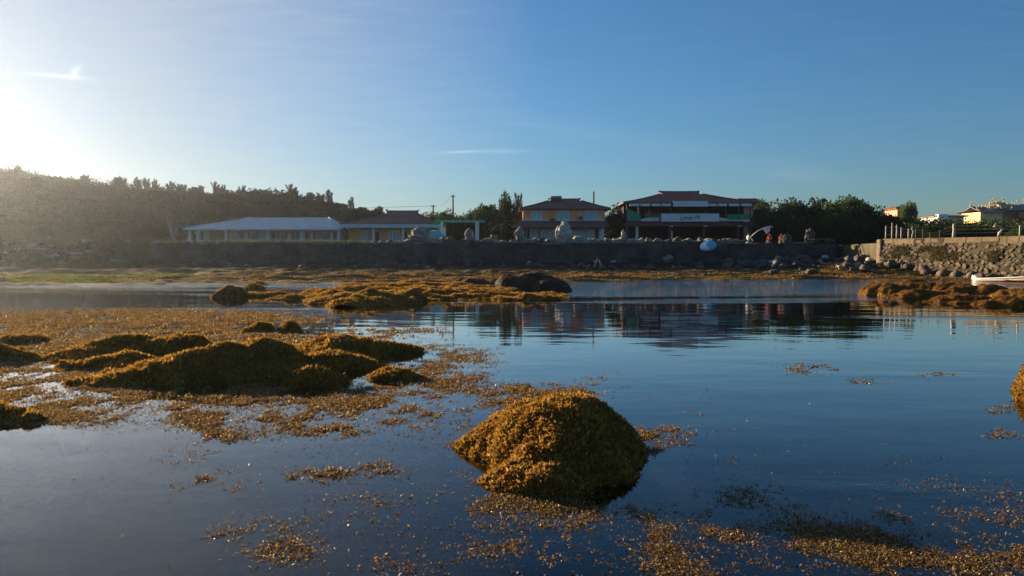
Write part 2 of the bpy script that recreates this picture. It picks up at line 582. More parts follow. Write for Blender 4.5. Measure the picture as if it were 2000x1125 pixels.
def water_mat():
    m, n, l = new_mat("water_surface")
    t = N(n, "TexCoord")
    m1 = N(n, "Mapping")
    m1.inputs["Scale"].default_value = (0.45, 1.0, 1.0)
    m1.inputs["Rotation"].default_value = (0, 0, math.radians(12))
    l.new(t.outputs["Object"], m1.inputs[0])
    a = N(n, "TexNoise")
    a.inputs["Scale"].default_value = 1.1
    a.inputs["Detail"].default_value = 2
    l.new(m1.outputs[0], a.inputs["Vector"])
    b = N(n, "TexNoise")
    b.inputs["Scale"].default_value = 6.0
    b.inputs["Detail"].default_value = 3
    l.new(m1.outputs[0], b.inputs["Vector"])
    # breeze patches: rippled water lies towards the far shore
    s = N(n, "SeparateXYZ")
    l.new(t.outputs["Object"], s.inputs[0])
    pm = N(n, "Mapping")
    pm.inputs["Scale"].default_value = (0.06, 0.30, 1.0)
    l.new(t.outputs["Object"], pm.inputs[0])
    c = N(n, "TexNoise")
    c.inputs["Scale"].default_value = 1.0
    c.inputs["Detail"].default_value = 3
    l.new(pm.outputs[0], c.inputs["Vector"])
    yy = N(n, "MapRange")
    yy.inputs[1].default_value, yy.inputs[2].default_value = 25.0, 38.0
    yy.inputs[3].default_value, yy.inputs[4].default_value = -0.12, 0.26
    sx = N(n, "Math", operation='MULTIPLY_ADD')
    l.new(s.outputs[0], sx.inputs[0])
    sx.inputs[1].default_value = 0.25
    l.new(s.outputs[1], sx.inputs[2])
    l.new(sx.outputs[0], yy.inputs[0])
    ad = N(n, "Math", operation='ADD')
    l.new(c.outputs[0], ad.inputs[0])
    l.new(yy.outputs[0], ad.inputs[1])
    mr = N(n, "MapRange")
    mr.inputs[1].default_value, mr.inputs[2].default_value = 0.48, 0.76
    mr.inputs[3].default_value, mr.inputs[4].default_value = 0.02, 1.0
    l.new(ad.outputs[0], mr.inputs[0])
    mu = N(n, "Math", operation='MULTIPLY')
    l.new(b.outputs[0], mu.inputs[0])
    l.new(mr.outputs[0], mu.inputs[1])
    m3 = N(n, "Math", operation='MULTIPLY_ADD')
    l.new(mu.outputs[0], m3.inputs[0])
    m3.inputs[1].default_value = 4.5
    l.new(a.outputs[0], m3.inputs[2])
    bp = N(n, "Bump")
    bp.inputs["Strength"].default_value = 1.0
    bp.inputs["Distance"].default_value = 0.008
    l.new(m3.outputs[0], bp.inputs["Height"])
    fr = N(n, "Fresnel")
    fr.inputs["IOR"].default_value = 1.36
    l.new(bp.outputs[0], fr.inputs["Normal"])
    gl = N(n, "BsdfGlossy")
    gl.inputs["Roughness"].default_value = 0.03
    l.new(bp.outputs[0], gl.inputs["Normal"])
    tr = N(n, "BsdfTransparent")
    tr.inputs[0].default_value = (0.88, 0.90, 0.90, 1)
    k1 = N(n, "Math", operation='MULTIPLY_ADD')
    l.new(fr.outputs[0], k1.inputs[0])
    k1.inputs[1].default_value = 1.45
    k1.inputs[2].default_value = 0.98
    k2 = N(n, "Math", operation='MULTIPLY', use_clamp=True)
    l.new(fr.outputs[0], k2.inputs[0])
    l.new(k1.outputs[0], k2.inputs[1])
    mx = N(n, "MixShader")
    l.new(k2.outputs[0], mx.inputs[0])
    l.new(tr.outputs[0], mx.inputs[1])
    l.new(gl.outputs[0], mx.inputs[2])
    o = N(n, "OutputMaterial")
    l.new(mx.outputs[0], o.inputs[0])
    return m


M['water'] = water_mat()

# ------------------------------------------------------------------ terrain
TER = 3.0                                   # terrace behind the sea wall
SHP = [(-300, 560), (0, 557), (250, 553.5), (640, 551), (900, 551), (1080, 552), (1240, 547.5), (1500, 546), (2300, 546)]
SHX = np.array([p[0] for p in SHP], float)
SHD = np.array([CAMH * F / (p[1] - HZ) for p in SHP])


def shore_line(X):
    return np.interp(1000 + F * np.asarray(X) / 48.0, SHX, SHD)


def shore_z(X, Y):
    X, Y = np.asarray(X, float), np.asarray(Y, float)
    ys = shore_line(X) + 1.2 * fbm(X * 0.12, Y * 0.0 + 3.1, 0, 5, 3)
    u = np.clip((Y - ys) / (79 - ys), 0, 1.2)
    z = 0.34 * u + 0.62 * u ** 2.2
    under = np.clip((ys - Y) / 7.0, 0, 1)
    z = z - 0.5 * sstep(under)
    amp = np.clip((Y - ys + 4) / 6, 0.0, 1)
    z = z + amp * (0.20 * fbm(X * 0.18, Y * 0.5, 0, 11, 4) + 0.16 * np.abs(fbm(X * 0.55, Y * 0.9, 0, 12, 3)) + 0.03 * fbm(X * 3, Y * 4, 0, 13, 2))
    # natural bank at the left where no wall stands
    bank = sstep((-39.5 - X) / 5.0)
    z = z + bank * (2.05 * sstep((Y - 69) / 15.0) + 0.25 * amp * sstep((Y - 66) / 6) * fbm(X * 0.2, Y * 0.4, 0, 15, 4))
    # beach climbs towards the far end of the right-hand wall
    z = z + 0.85 * sstep((X - 24) / 9.0) * sstep((Y - 57) / 12.0)
    return z


def grid(x0, x1, nx, y0, y1, ny, zf, ypow=1.0):
    xs = np.linspace(x0, x1, nx)
    ys = y0 + (y1 - y0) * np.linspace(0, 1, ny) ** ypow
    X, Y = np.meshgrid(xs, ys)
    Z = zf(X, Y)
    V = np.stack([X.ravel(), Y.ravel(), Z.ravel()], 1)
    i = np.arange(nx * ny).reshape(ny, nx)
    Fc = np.stack([i[:-1, :-1].ravel(), i[:-1, 1:].ravel(), i[1:, 1:].ravel(), i[1:, :-1].ravel()], 1)
    return V, Fc


V, Fc = grid(-78, 60, 560, 36, 86, 230, shore_z)
shore = tag(link("reef_shore", mesh_np("reef_shore", V, Fc, True), M['shore']), kind="structure")
V, Fc = grid(-255, 255, 200, -255, 44, 260, lambda X, Y: -0.47 + 0.09 * fbm(X * 0.5, Y * 0.5, 0, 21, 4) - 0.4 * sstep((Y - 30) / 8))
tag(link("seabed", mesh_np("seabed", V, Fc, True), M['seabed']), kind="structure")
V, Fc = grid(-255, 255, 2, -255, 84, 2, lambda X, Y: 0 * X)
tag(link("water", mesh_np("water", V, Fc), M['water']), kind="structure")

# hill and terrace behind the wall
RIDGE = [(-900, 330), (-400, 340), (0, 357), (150, 374), (250, 385), (350, 392), (400, 394), (500, 396), (600, 402), (700, 418), (800, 430),
         (1000, 432), (1300, 436), (1700, 446), (1800, 450), (1900, 448), (2000, 440), (2300, 440), (2900, 440)]
RX = np.array([(p[0] - 1000) / F * 170 for p in RIDGE])
RZ = np.array([CAMH + (HZ - p[1]) * 170 / F for p in RIDGE])


def hill_z(X, Y):
    zr = np.interp(X, RX, RZ)
    k = sstep((Y - 112) / 56.0)
    z = TER + (zr - TER) * k
    z = z + k * 0.9 * fbm(X * 0.06, Y * 0.06, 0, 31, 4)
    z = z - 0.12 * np.clip(Y - 172, 0, 60)
    # the left bank starts rising at the beach
    lb = sstep((-44 - X) / 14.0) * sstep((Y - 84) / 26.0)
    return np.where(Y < 80.62, -1.0, z + lb * 3.0 * (1 - 0.7 * k))


V, Fc = grid(-250, 250, 280, 80.6, 230, 110, hill_z, 1.2)
hill = tag(link("hill_terrain", mesh_np("hill_terrain", V, Fc, True), M['hillearth']), kind="structure")
# raised ground behind the right-hand wall
RW0, RW1 = Vector((33.9, 68.0, 0)), Vector((37.6, 47.0, 0))
poly = [(RW0.x + .25, RW0.y), (RW1.x + .25, RW1.y), (150, 44), (150, 84), (35.6, 84)]
mb = MB()
mb.add([(x, y, 3.0 - 0.1 * (68 - y) / 16 if y < 70 else 3.0) for x, y in poly] + [(x, y, -0.6) for x, y in poly],
       [tuple(range(5))] + [((i + 1) % 5, i, i + 5, (i + 1) % 5 + 5) for i in range(5)])
tag(mb.build("raised_ground", M['earth']), kind="structure")


# ------------------------------------------------------------------ leaves, fronds, rocks
def unit(a):
    return a / np.maximum(np.linalg.norm(a, axis=1, keepdims=True), 1e-9)


def diamonds(C, U, W):
    """leaf-shaped quads: base at C, tip at C+U, half width W"""
    V = np.stack([C, C + U * 0.5 + W, C + U, C + U * 0.5 - W], 1).reshape(-1, 3)
    Fc = np.arange(len(V)).reshape(-1, 4)
    return V, Fc


def fronds(P, Nr, length, width, spread=0.8, r=rng):
    """fronds growing from points P roughly along Nr"""
    n = len(P)
    d = unit(Nr + spread * unit(r.normal(size=(n, 3))))
    L = np.asarray(length)[:, None] if np.ndim(length) else np.full((n, 1), length)
    side = unit(np.cross(d, r.normal(size=(n, 3))))
    Wd = side * (L * width)
    return diamonds(P, d * L, Wd)


def sample_faces(V, Fc, n, keep=None, r=rng):
    """random points and normals on a quad mesh"""
    A, B, C_, D = (V[Fc[:, i]] for i in range(4))
    nr = np.cross(C_ - A, D - B)
    ar = np.linalg.norm(nr, axis=1) * 0.5
    if keep is not None:
        ar = ar * keep((A + C_) / 2, nr / np.maximum(np.linalg.norm(nr, axis=1, keepdims=True), 1e-9))
    k = r.choice(len(Fc), size=n, p=ar / ar.sum())
    u, v = r.random((n, 1)), r.random((n, 1))
    P = (A[k] * (1 - u) + B[k] * u) * (1 - v) + (D[k] * (1 - u) + C_[k] * u) * v
    nn = unit(nr[k])
    nn[nn[:, 2] < 0] *= -1
    return P, nn


def ico(sub):
    bm_ = __import__('bmesh').new()
    __import__('bmesh').ops.create_icosphere(bm_, subdivisions=sub, radius=1.0)
    bm_.verts.ensure_lookup_table()
    V = np.array([v.co[:] for v in bm_.verts])
    Fc = np.array([[v.index for v in f.verts] for f in bm_.faces])
    bm_.free()
    return V, Fc


ICO = {k: ico(k) for k in (1, 2, 3, 4)}


def rock_mesh(name, sub, seed, rough=0.35, freq=1.3, squash=(1, 1, 1), facet=0.0):
    V, Fc = ICO[sub]
    n = fbm(V[:, 0] * freq + seed * 7.3, V[:, 1] * freq + 1.7, V[:, 2] * freq + seed, seed, 4)
    rad = 1 + rough * n
    P = V * rad[:, None]
    if facet:
        P = P * (1 - facet) + np.round(P / 0.45) * 0.45 * facet
    P = P * np.array(squash)
    return mesh_np(name, P, Fc, sub > 2)


ROCKS = [rock_mesh("rock", 2, 40 + i, 0.6, 1.7, (1, 0.9, 0.75), 0.35) for i in range(8)]
STONES = [rock_mesh("stone", 1, 60 + i, 0.55, 1.3, (1, 0.8, 0.85), 0.4) for i in range(8)]

# ------------------------------------------------------------------ seaweed-covered rocks
def bump_field(bumps, X, Y, seed, warp=0.18, wf=1.6):
    """bumps: (cx, cy, rx, ry, rot, h, p)"""
    sx = np.mean([b[2] for b in bumps])
    wxn = fbm(X * wf / sx, Y * wf / sx, 0, seed, 3) * warp * sx
    wyn = fbm(X * wf / sx + 9.1, Y * wf / sx + 4.2, 0, seed + 3, 3) * warp * sx
    z = np.full(X.shape, -0.55)
    for (cx, cy, rx, ry, rot, h, p) in bumps:
        c, s = math.cos(rot), math.sin(rot)
        dx, dy = X + wxn - cx, Y + wyn - cy
        u, v = (dx * c + dy * s) / rx, (-dx * s + dy * c) / ry
        r = np.sqrt(u * u + v * v)
        zi = h * (1 - r ** p)
        zi = np.where(zi < 0, np.maximum(zi * 1.3, -0.55), zi)
        k = 0.06
        z = np.where(np.abs(z - zi) < k, np.maximum(z, zi) + (k - np.abs(z - zi)) ** 2 / (4 * k), np.maximum(z, zi))
    return z


def weed_rock(name, label, bumps, res, seed, n_fr, flen, group=None, warp=0.18, rough=0.05, pad=1.25, mat='reef', weed='weed', spread=0.9, fw=0.26, wf=1.6, weed_on=None):
    x0 = min(b[0] - max(b[2], b[3]) * pad for b in bumps); x1 = max(b[0] + max(b[2], b[3]) * pad for b in bumps)
    y0 = min(b[1] - max(b[2], b[3]) * pad for b in bumps); y1 = max(b[1] + max(b[2], b[3]) * pad for b in bumps)
    nx, ny = int((x1 - x0) / res) + 2, int((y1 - y0) / res) + 2

    def zf(X, Y):
        z = bump_field(bumps, X, Y, seed, warp, wf)
        f = 0.9 / max(rough, 0.02) * 0.12
        if res < 0.04:
            z = z + 0.016 * fbm(X * 9, Y * 9, 0, seed + 29, 3) + 0.012 * np.abs(fbm(X * 17, Y * 17, 0, seed + 31, 2))
        else:
            z = z + 0.045 * fbm(X * 1.9, Y * 1.9, 0, seed + 29, 3) + 0.05 * np.abs(fbm(X * 4.2, Y * 3.4, 0, seed + 31, 3)) * (z > -0.15)
        return z + rough * fbm(X * f, Y * f, 0, seed + 9, 4) + rough * 0.8 * np.abs(fbm(X * f * .6, Y * f * .6, 0, seed + 19, 2)) * (z > -0.1)
    V, Fc = grid(x0, x1, nx, y0, y1, ny, zf)
    Fc = Fc[(V[Fc][:, :, 2].max(1) > -0.42)]
    used = np.unique(Fc)
    remap = np.full(len(V), -1)
    remap[used] = np.arange(len(used))
    V, Fc = V[used], remap[Fc]
    c = Vector((float((x0 + x1) / 2), float((y0 + y1) / 2), 0))
    root = thing(name, label, "seaweed rock", c, group=group)
    V = V - np.array(c)
    link("rock", mesh_np("rock", V, Fc, True), M[mat], root)
    keep = lambda c_, n_: (c_[:, 2] > -0.06) * (1.0 if weed_on is None else weed_on(c_ + np.array(c), n_))
    P, nn = sample_faces(V, Fc, n_fr, keep)
    L = flen * np.where(rng.random(n_fr) < (0.06 if flen < 0.03 else 0.0), rng.uniform(1.6, 2.8, n_fr), rng.uniform(0.5, 1.4, n_fr))
    tang = unit(rng.normal(size=nn.shape)); tang = unit(tang - nn * np.sum(tang * nn, 1, keepdims=True))
    grow = tang * rng.uniform(0.3, 0.9, (n_fr, 1)) + nn * 0.35 + np.array([0, 0, 0.45])
    FV, FF = fronds(P - nn * 0.003, grow, L, fw, 0.25)
    tag(link("seaweed", mesh_np("seaweed", FV, FF), M[weed], root), kind="stuff")
    return root


def B(px, py, rx, ry, h, p=2.2, rot=0.0):
    x, y = gnd(px, py)
    return (float(x), float(y), rx, ry, rot, h, p)


# front mound
weed_rock("seaweed_mound", "big rounded seaweed-covered rock alone in the near water, dark on its right side",
          [B(1098, 884, 0.60, 0.76, 0.405, 2.4), B(1048, 870, 0.63, 0.56, 0.355, 1.35, -0.15), B(1175, 886, 0.36, 0.50, 0.26, 2.3), B(1005, 938, 0.22, 0.18, 0.09, 1.6), B(1110, 918, 0.50, 0.42, 0.27, 2.2), B(1060, 950, 0.34, 0.20, 0.11, 1.8)],
          0.016, 101, 190000, 0.0185, warp=0.09, rough=0.016, fw=0.19)
# large mound group at the left
weed_rock("seaweed_mound", "long golden seaweed mound, largest of the cluster in the left shallows",
          [(-3.85, 9.62, 1.50, 0.62, 0.50, 0.40, 1.05), (-3.42, 9.95, 0.70, 0.60, 0.2, 0.42, 1.6), (-2.65, 10.25, 0.85, 0.45, 0.05, 0.18, 1.6), (-3.30, 9.50, 0.80, 0.42, 0.1, 0.15, 1.6)],
          0.026, 111, 150000, 0.026, warp=0.10, rough=0.025, fw=0.19)
weed_rock("seaweed_mound", "golden seaweed mound right behind the largest mound, trailing off to a low dark tip",
          [B(655, 693, 0.75, 0.65, 0.27, 1.8), B(700, 690, 0.7, 0.55, 0.23, 1.8), B(762, 688, 0.42, 0.32, 0.12, 1.8), B(640, 702, 0.6, 0.45, 0.12, 1.8)],
          0.03, 121, 60000, 0.028, rough=0.05)
weed_rock("seaweed_mound", "shadowed low mound behind and left of the largest mound, with sunlit rim",
          [B(255, 688, 0.62, 0.7, 0.24, 1.9), B(195, 693, 0.7, 0.6, 0.14, 1.7), B(140, 697, 0.35, 0.4, 0.08, 2.0)], 0.03, 131, 50000, 0.027)
weed_rock("seaweed_mound", "small dark hump wedged between the largest mound and the low left one",
          [B(345, 688, 0.48, 0.6, 0.25, 2.3), B(372, 688, 0.3, 0.4, 0.2, 2.2)], 0.03, 141, 22000, 0.027)
weed_rock("seaweed_mound", "low seaweed ridge at the left foot of the largest mound", [B(225, 714, 0.55, 0.42, 0.13, 2.2), B(180, 716, 0.35, 0.3, 0.07, 2.0)], 0.03, 151, 20000, 0.025)
weed_rock("seaweed_mound", "little dark seaweed lump in front of the largest mound's right end", [B(612, 748, 0.28, 0.26, 0.15, 2.0), B(640, 750, 0.2, 0.2, 0.10, 2.0)], 0.025, 161, 18000, 0.022)
weed_rock("seaweed_mound", "small pointed golden seaweed lump right of the mound cluster", [B(770, 737, 0.30, 0.24, 0.12, 1.9), B(750, 739, 0.22, 0.2, 0.08, 1.8), B(800, 740, 0.16, 0.16, 0.05, 1.8)], 0.025, 171, 18000, 0.023)
weed_rock("seaweed_mound", "small seaweed hump cut off by the left edge of the picture", [B(12, 817, 0.20, 0.22, 0.085, 1.8), B(42, 822, 0.14, 0.12, 0.04, 1.8), B(-25, 814, 0.25, 0.22, 0.08, 1.8)], 0.025, 181, 16000, 0.019)
weed_rock("seaweed_patch", "low brown seaweed bank near the left edge, farther of two", [B(20, 667, 0.5, 0.4, 0.07, 2.0), B(-30, 668, 0.5, 0.4, 0.07, 2.0)], 0.04, 191, 6000, 0.05)
weed_rock("seaweed_patch", "low brown seaweed bank near the left edge, nearer of two", [B(15, 700, 0.36, 0.28, 0.07, 2.0), B(-20, 700, 0.4, 0.3, 0.07, 2.0)], 0.04, 201, 5000, 0.05)
weed_rock("seaweed_tuft", "dark seaweed tuft just behind the largest mound's crest", [B(510, 646, 0.22, 0.3, 0.13, 2.0), B(490, 648, 0.15, 0.2, 0.08, 2.0)], 0.035, 211, 4000, 0.06)
weed_rock("seaweed_tuft", "golden seaweed tuft to the right of the dark tuft behind the mounds", [B(565, 646, 0.18, 0.25, 0.10, 2.0)], 0.035, 221, 3000, 0.06)
weed_rock("tidal_rock", "round dark rock standing in the calm water near the left shore", [B(455, 580, 0.56, 0.7, 0.36, 2.2), B(434, 581, 0.34, 0.45, 0.24, 2.0)], 0.05, 231, 9000, 0.06)
weed_rock("tidal_rock", "small dark hump just right of the round shore rock with golden weed tail",
          [B(495, 572, 0.5, 0.8, 0.32, 2.4), B(515, 578, 0.7, 0.7, 0.08, 2.0), B(540, 577, 0.5, 0.5, 0.06, 2.0)], 0.07, 241, 9000, 0.07)
weed_rock("tidal_rock", "tiny dark rock in the bright water strip by the left shore", [B(505, 556, 0.35, 0.6, 0.12, 2.0)], 0.08, 245, 1500, 0.07)
# flat reef in the middle
weed_rock("weed_reef", "wide flat golden seaweed reef reaching into the middle of the water",
          [B(720, 592, 1.6, 1.9, 0.30, 2.0), B(655, 584, 1.6, 1.5, 0.13, 2.0), B(770, 588, 1.1, 2.2, 0.33, 2.2), B(850, 577, 2.6, 3.0, 0.26, 2.2), B(720, 573, 2.4, 3.0, 0.30, 2.0),
           B(940, 579, 2.0, 2.2, 0.18, 2.2), B(1010, 581, 1.5, 1.6, 0.10, 2.0), B(800, 566, 3.2, 4.0, 0.30, 2.0), B(900, 566, 3.2, 3.5, 0.26, 2.0), B(640, 579, 1.2, 1.4, 0.10, 2.0)],
          0.07, 251, 160000, 0.05, rough=0.09, warp=0.3)
weed_rock("tidal_rock", "long dark humped rock lying on the middle reef", [B(1035, 566, 1.5, 1.5, 0.80, 3.4), B(1080, 568, 0.85, 1.1, 0.58, 2.8), B(1000, 566, 0.8, 1.3, 0.80, 2.6), B(1105, 569, 0.35, 0.7, 0.26, 2.2)],
          0.07, 261, 2500, 0.05, mat='stone_black', rough=0.07, weed='weed_brown')
weed_rock("tidal_rock", "low dark slab left of the long humped rock on the middle reef", [B(925, 564, 1.0, 1.3, 0.48, 2.6), B(965, 565, 0.9, 1.1, 0.44, 2.4), B(900, 563, 0.5, 0.9, 0.38, 2.4)],
          0.07, 271, 2500, 0.05, mat='stone_black', rough=0.07, weed='weed_brown')
# right reef
weed_rock("weed_reef", "humped brown reef rising from the water below the right-hand wall",
          [B(1728, 576, 0.85, 1.1, 0.56, 2.2), B(1790, 575, 1.1, 1.4, 0.54, 2.4), B(1800, 582, 1.3, 1.0, 0.22, 2.2), B(1858, 578, 0.9, 1.2, 0.48, 2.4), B(1925, 580, 0.9, 1.2, 0.45, 2.4),
           B(1880, 590, 1.3, 0.9, 0.24, 2.2), B(1990, 586, 0.8, 1.2, 0.34, 2.2), B(2060, 588, 1.2, 1.4, 0.42, 2.2), B(1960, 596, 0.9, 0.6, 0.13, 2.0)],
          0.06, 281, 60000, 0.034, rough=0.07, warp=0.22, weed='weed_brown')
weed_rock("seaweed_mound", "golden seaweed rock at the right edge of the picture", [B(2092, 772, 0.50, 0.58, 0.60, 2.6), B(2048, 784, 0.28, 0.32, 0.27, 2.2)], 0.025, 291, 40000, 0.02, warp=0.1)

# ------------------------------------------------------------------ floating and sunken seaweed
# regions in pixels, turned into places on the water: (cx, cy, rx, ry, clumps, fronds per clump, length, patchiness)
FLOAT = [
    (260, 622, 330, 17, 5200, 5, 0.055, 0.05), (200, 648, 330, 22, 3000, 5, 0.050, 0.15), (420, 660, 300, 16, 1200, 5, 0.05, 0.2),
    (60, 680, 180, 30, 2600, 5, 0.042, 0.05), (120, 740, 260, 42, 6500, 5, 0.036, 0.0), (90, 790, 210, 36, 3600, 5, 0.032, 0.1), (330, 785, 200, 26, 3000, 5, 0.034, 0.1),
    (560, 790, 150, 28, 1500, 6, 0.034, 0.2), (650, 800, 260, 50, 1300, 5, 0.032, 0.15), (470, 800, 160, 40, 900, 6, 0.034, 0.1), (460, 840, 60, 24, 420, 8, 0.036, 0.2), (600, 840, 50, 10, 260, 10, 0.036, 0.1), (680, 838, 22, 9, 120, 9, 0.036, 0.1),
    (850, 715, 110, 45, 1500, 6, 0.038, 0.2), (800, 780, 140, 60, 1300, 5, 0.033, 0.3), (1060, 765, 120, 18, 700, 7, 0.036, 0.2), (1090, 765, 40, 10, 240, 9, 0.038, 0.1), (985, 790, 70, 20, 400, 7, 0.034, 0.2),
    (880, 850, 70, 40, 260, 5, 0.030, 0.3), (1295, 853, 62, 22, 420, 8, 0.034, 0.2), (1255, 870, 40, 18, 200, 7, 0.03, 0.2),
    (650, 930, 55, 18, 120, 7, 0.030, 0.2), (735, 918, 55, 14, 140, 8, 0.030, 0.2), (400, 937, 20, 6, 26, 7, 0.028, 0.1), (565, 930, 14, 8, 16, 8, 0.03, 0.1),
    (640, 960, 240, 80, 420, 3, 0.024, 0.35), (520, 1040, 110, 60, 220, 4, 0.024, 0.35), (760, 1000, 200, 90, 420, 4, 0.023, 0.35), (300, 900, 200, 60, 120, 3, 0.024, 0.2),
    (950, 960, 80, 40, 180, 4, 0.022, 0.2), (1030, 985, 130, 22, 320, 5, 0.022, 0.2), (1240, 1000, 90, 18, 260, 6, 0.022, 0.15), (1290, 1060, 300, 60, 1100, 5, 0.020, 0.35),
    (1700, 1080, 260, 50, 1100, 5, 0.020, 0.38), (1940, 1085, 90, 50, 520, 6, 0.020, 0.3), (1450, 970, 90, 18, 120, 4, 0.022, 0.3), (900, 1080, 200, 50, 420, 4, 0.020, 0.35),
    (1580, 722, 55, 12, 60, 4, 0.05, 0.51), (1700, 745, 50, 6, 20, 4, 0.05, 0.51), (1830, 731, 35, 4, 18, 4, 0.05, 0.51), (1180, 830, 330, 60, 160, 2, 0.022, 0.15), (520, 930, 420, 150, 1100, 2, 0.022, 0.2), (900, 1030, 420, 100, 1100, 2, 0.02, 0.2), (1500, 1060, 480, 70, 3400, 3, 0.019, 0.1), (1800, 1000, 250, 60, 500, 2, 0.02, 0.2), (760, 790, 180, 60, 1200, 4, 0.03, 0.1), (1950, 800, 30, 8, 40, 6, 0.035, 0.2), (1960, 850, 40, 10, 30, 5, 0.03, 0.2),
    (1180, 750, 60, 25, 120, 5, 0.03, 0.3), (700, 650, 180, 14, 350, 5, 0.05, 0.3), (1500, 900, 300, 60, 60, 2, 0.02, 0.2), (1350, 800, 200, 40, 30, 3, 0.025, 0.2),
]
AV, AF, nb = [], [], 0
for (cx, cy, rx, ry, n, k, L, pt) in FLOAT:
    n = int(n * (1.7 if cy < 700 else 1.6 if cy < 780 else 1.7))
    L = L * (0.8 if cy < 700 else 0.62)
    m = int(n * 3.4)
    a, r_ = rng.uniform(0, 2 * math.pi, m), np.sqrt(rng.random(m)) * rng.normal(1, 0.18, m)
    px, py = cx + rx * r_ * np.cos(a), cy + ry * r_ * np.sin(a)
    ok = py > 575
    x, y = gnd(px[ok], py[ok])
    q = 0.6 * fbm(x * 1.3, y * 0.9, 0, 77, 3) + 0.6 * fbm(x * 5.0, y * 3.5, 0, 78, 3)
    s = rng.random(len(q)) < np.clip((q - (pt if pt < 0.5 else 0.1) + 0.35) * 1.3, 0.03, 1)
    x, y = x[s][:n], y[s][:n]
    kk = rng.integers(max(1, k - 2), k + 3, len(x))
    idx = np.repeat(np.arange(len(x)), kk)
    # each clump is a short branching strand
    cs = L * 0.45
    head = rng.uniform(0, 2 * math.pi, len(x))[idx]
    step = np.concatenate([np.arange(q_) for q_ in kk]) - np.repeat(kk / 2.0, kk)
    bend = rng.normal(0, 0.35, len(x))[idx] * step
    P = np.stack([x[idx] + np.cos(head + bend) * step * L * 0.75 + rng.normal(0, cs, len(idx)),
                  y[idx] + np.sin(head + bend) * step * L * 0.75 + rng.normal(0, cs, len(idx)), rng.uniform(-0.002, 0.006, len(idx))], 1)
    ang = head + bend + rng.normal(0, 0.7, len(idx))
    tilt = np.abs(rng.normal(0, 0.15 if pt > 0.5 else 0.42, len(idx)))
    ln = L * rng.uniform(0.45, 1.6, len(idx))
    U = np.stack([np.cos(ang) * np.cos(tilt), np.sin(ang) * np.cos(tilt), np.sin(tilt)], 1) * ln[:, None]
    W = unit(np.cross(U, rng.normal(size=U.shape) * 0.5 + np.array([0, 0, 1.0]))) * (ln * rng.uniform(0.14, 0.30, len(ln)))[:, None]
    v, f = diamonds(P, U, W)
    v[:, 2] = np.maximum(v[:, 2], -0.006)
    AV.append(v); AF.append(f + nb); nb += len(v)
tag(link("floating_seaweed", mesh_np("floating_seaweed", np.concatenate(AV), np.concatenate(AF)), M['weed_float']),
    "loose golden brown seaweed fragments drifting on the water", "seaweed", kind="stuff")

SUNK = [(1520, 925, 230, 45, 4200, 0.06), (1300, 1060, 330, 80, 9000, 0.045), (1750, 1060, 300, 80, 9000, 0.045), (900, 1065, 320, 70, 6000, 0.045), (1880, 960, 160, 50, 2600, 0.05), (800, 960, 200, 60, 1200, 0.05),
        (1900, 900, 150, 60, 1200, 0.06), (650, 800, 300, 60, 2600, 0.07), (150, 740, 350, 100, 2600, 0.08), (1480, 965, 60, 14, 500, 0.06), (1600, 720, 160, 30, 400, 0.08)]
AV, AF, nb = [], [], 0
for (cx, cy, rx, ry, n, L) in SUNK:
    m = n * 2
    a, r_ = rng.uniform(0, 2 * math.pi, m), np.sqrt(rng.random(m))
    x, y = gnd(cx + rx * r_ * np.cos(a), cy + ry * r_ * np.sin(a), -0.3)
    s = rng.random(len(x)) < np.clip(0.45 + 1.6 * fbm(x * 1.6, y * 1.6, 0, 91, 4), 0, 1)
    x, y = x[s][:n], y[s][:n]
    idx = np.repeat(np.arange(len(x)), 7)
    P = np.stack([x[idx] + rng.normal(0, L, len(idx)), y[idx] + rng.normal(0, L, len(idx)), -0.12 + rng.uniform(-0.14, 0.09, len(idx))], 1)
    v, f = fronds(P, np.tile([0, 0, 0.6], (len(P), 1)), L * rng.uniform(0.5, 1.4, len(P)), 0.25, 1.0)
    v[:, 2] = np.minimum(v[:, 2], -0.03)
    AV.append(v); AF.append(f + nb); nb += len(v)
tag(link("sunken_seaweed", mesh_np("sunken_seaweed", np.concatenate(AV), np.concatenate(AF)), M['weed_sunk']),
    "brown seaweed growing on the bed under the water", "seaweed", kind="stuff")

# weed turf on the reef shore, golden; algae green at the far left
xs, ys = rng.uniform(-60, 48, 260000), rng.uniform(40, 70, 260000)
zs = shore_z(xs, ys)
patch = fbm(xs * 0.22, ys * 0.5, 0, 55, 4)
d = ys - shore_line(xs)
s = (zs > 0.0) & (patch > -0.25) & (rng.random(len(xs)) < np.clip(1.15 - d / 15.0, 0, 1))
xs, ys, zs = xs[s], ys[s], zs[s]
P = np.stack([xs, ys, zs], 1)
green = (xs < -22 + 4 * fbm(ys * 0.3, xs * 0.2, 0, 66, 3)) & (d[s] > 2.0) & (patch[s] > -0.15)
for nm, msk, mt, lb in (("reef_weed", ~green, 'turf', "golden brown weed carpeting the rocky reef along the shore"),
                        ("green_algae", green, 'algae', "yellow-green algae on the reef flat at the far left shore")):
    p = P[msk]
    if nm == "green_algae":
        p = np.repeat(p, 3, 0) + rng.normal(0, 0.15, (len(p) * 3, 3)) * np.array([1, 1, 0.0])
        p[:, 2] = shore_z(p[:, 0], p[:, 1])
    v, f = fronds(p, np.tile([0, 0, 0.9], (len(p), 1)), rng.uniform(0.04, 0.12, len(p)), 0.45, 1.1)
    tag(link(nm, mesh_np(nm, v, f), M[mt]), lb, "algae" if 'algae' in nm else "seaweed", kind="stuff")

# ------------------------------------------------------------------ sea wall
WY = 79.0


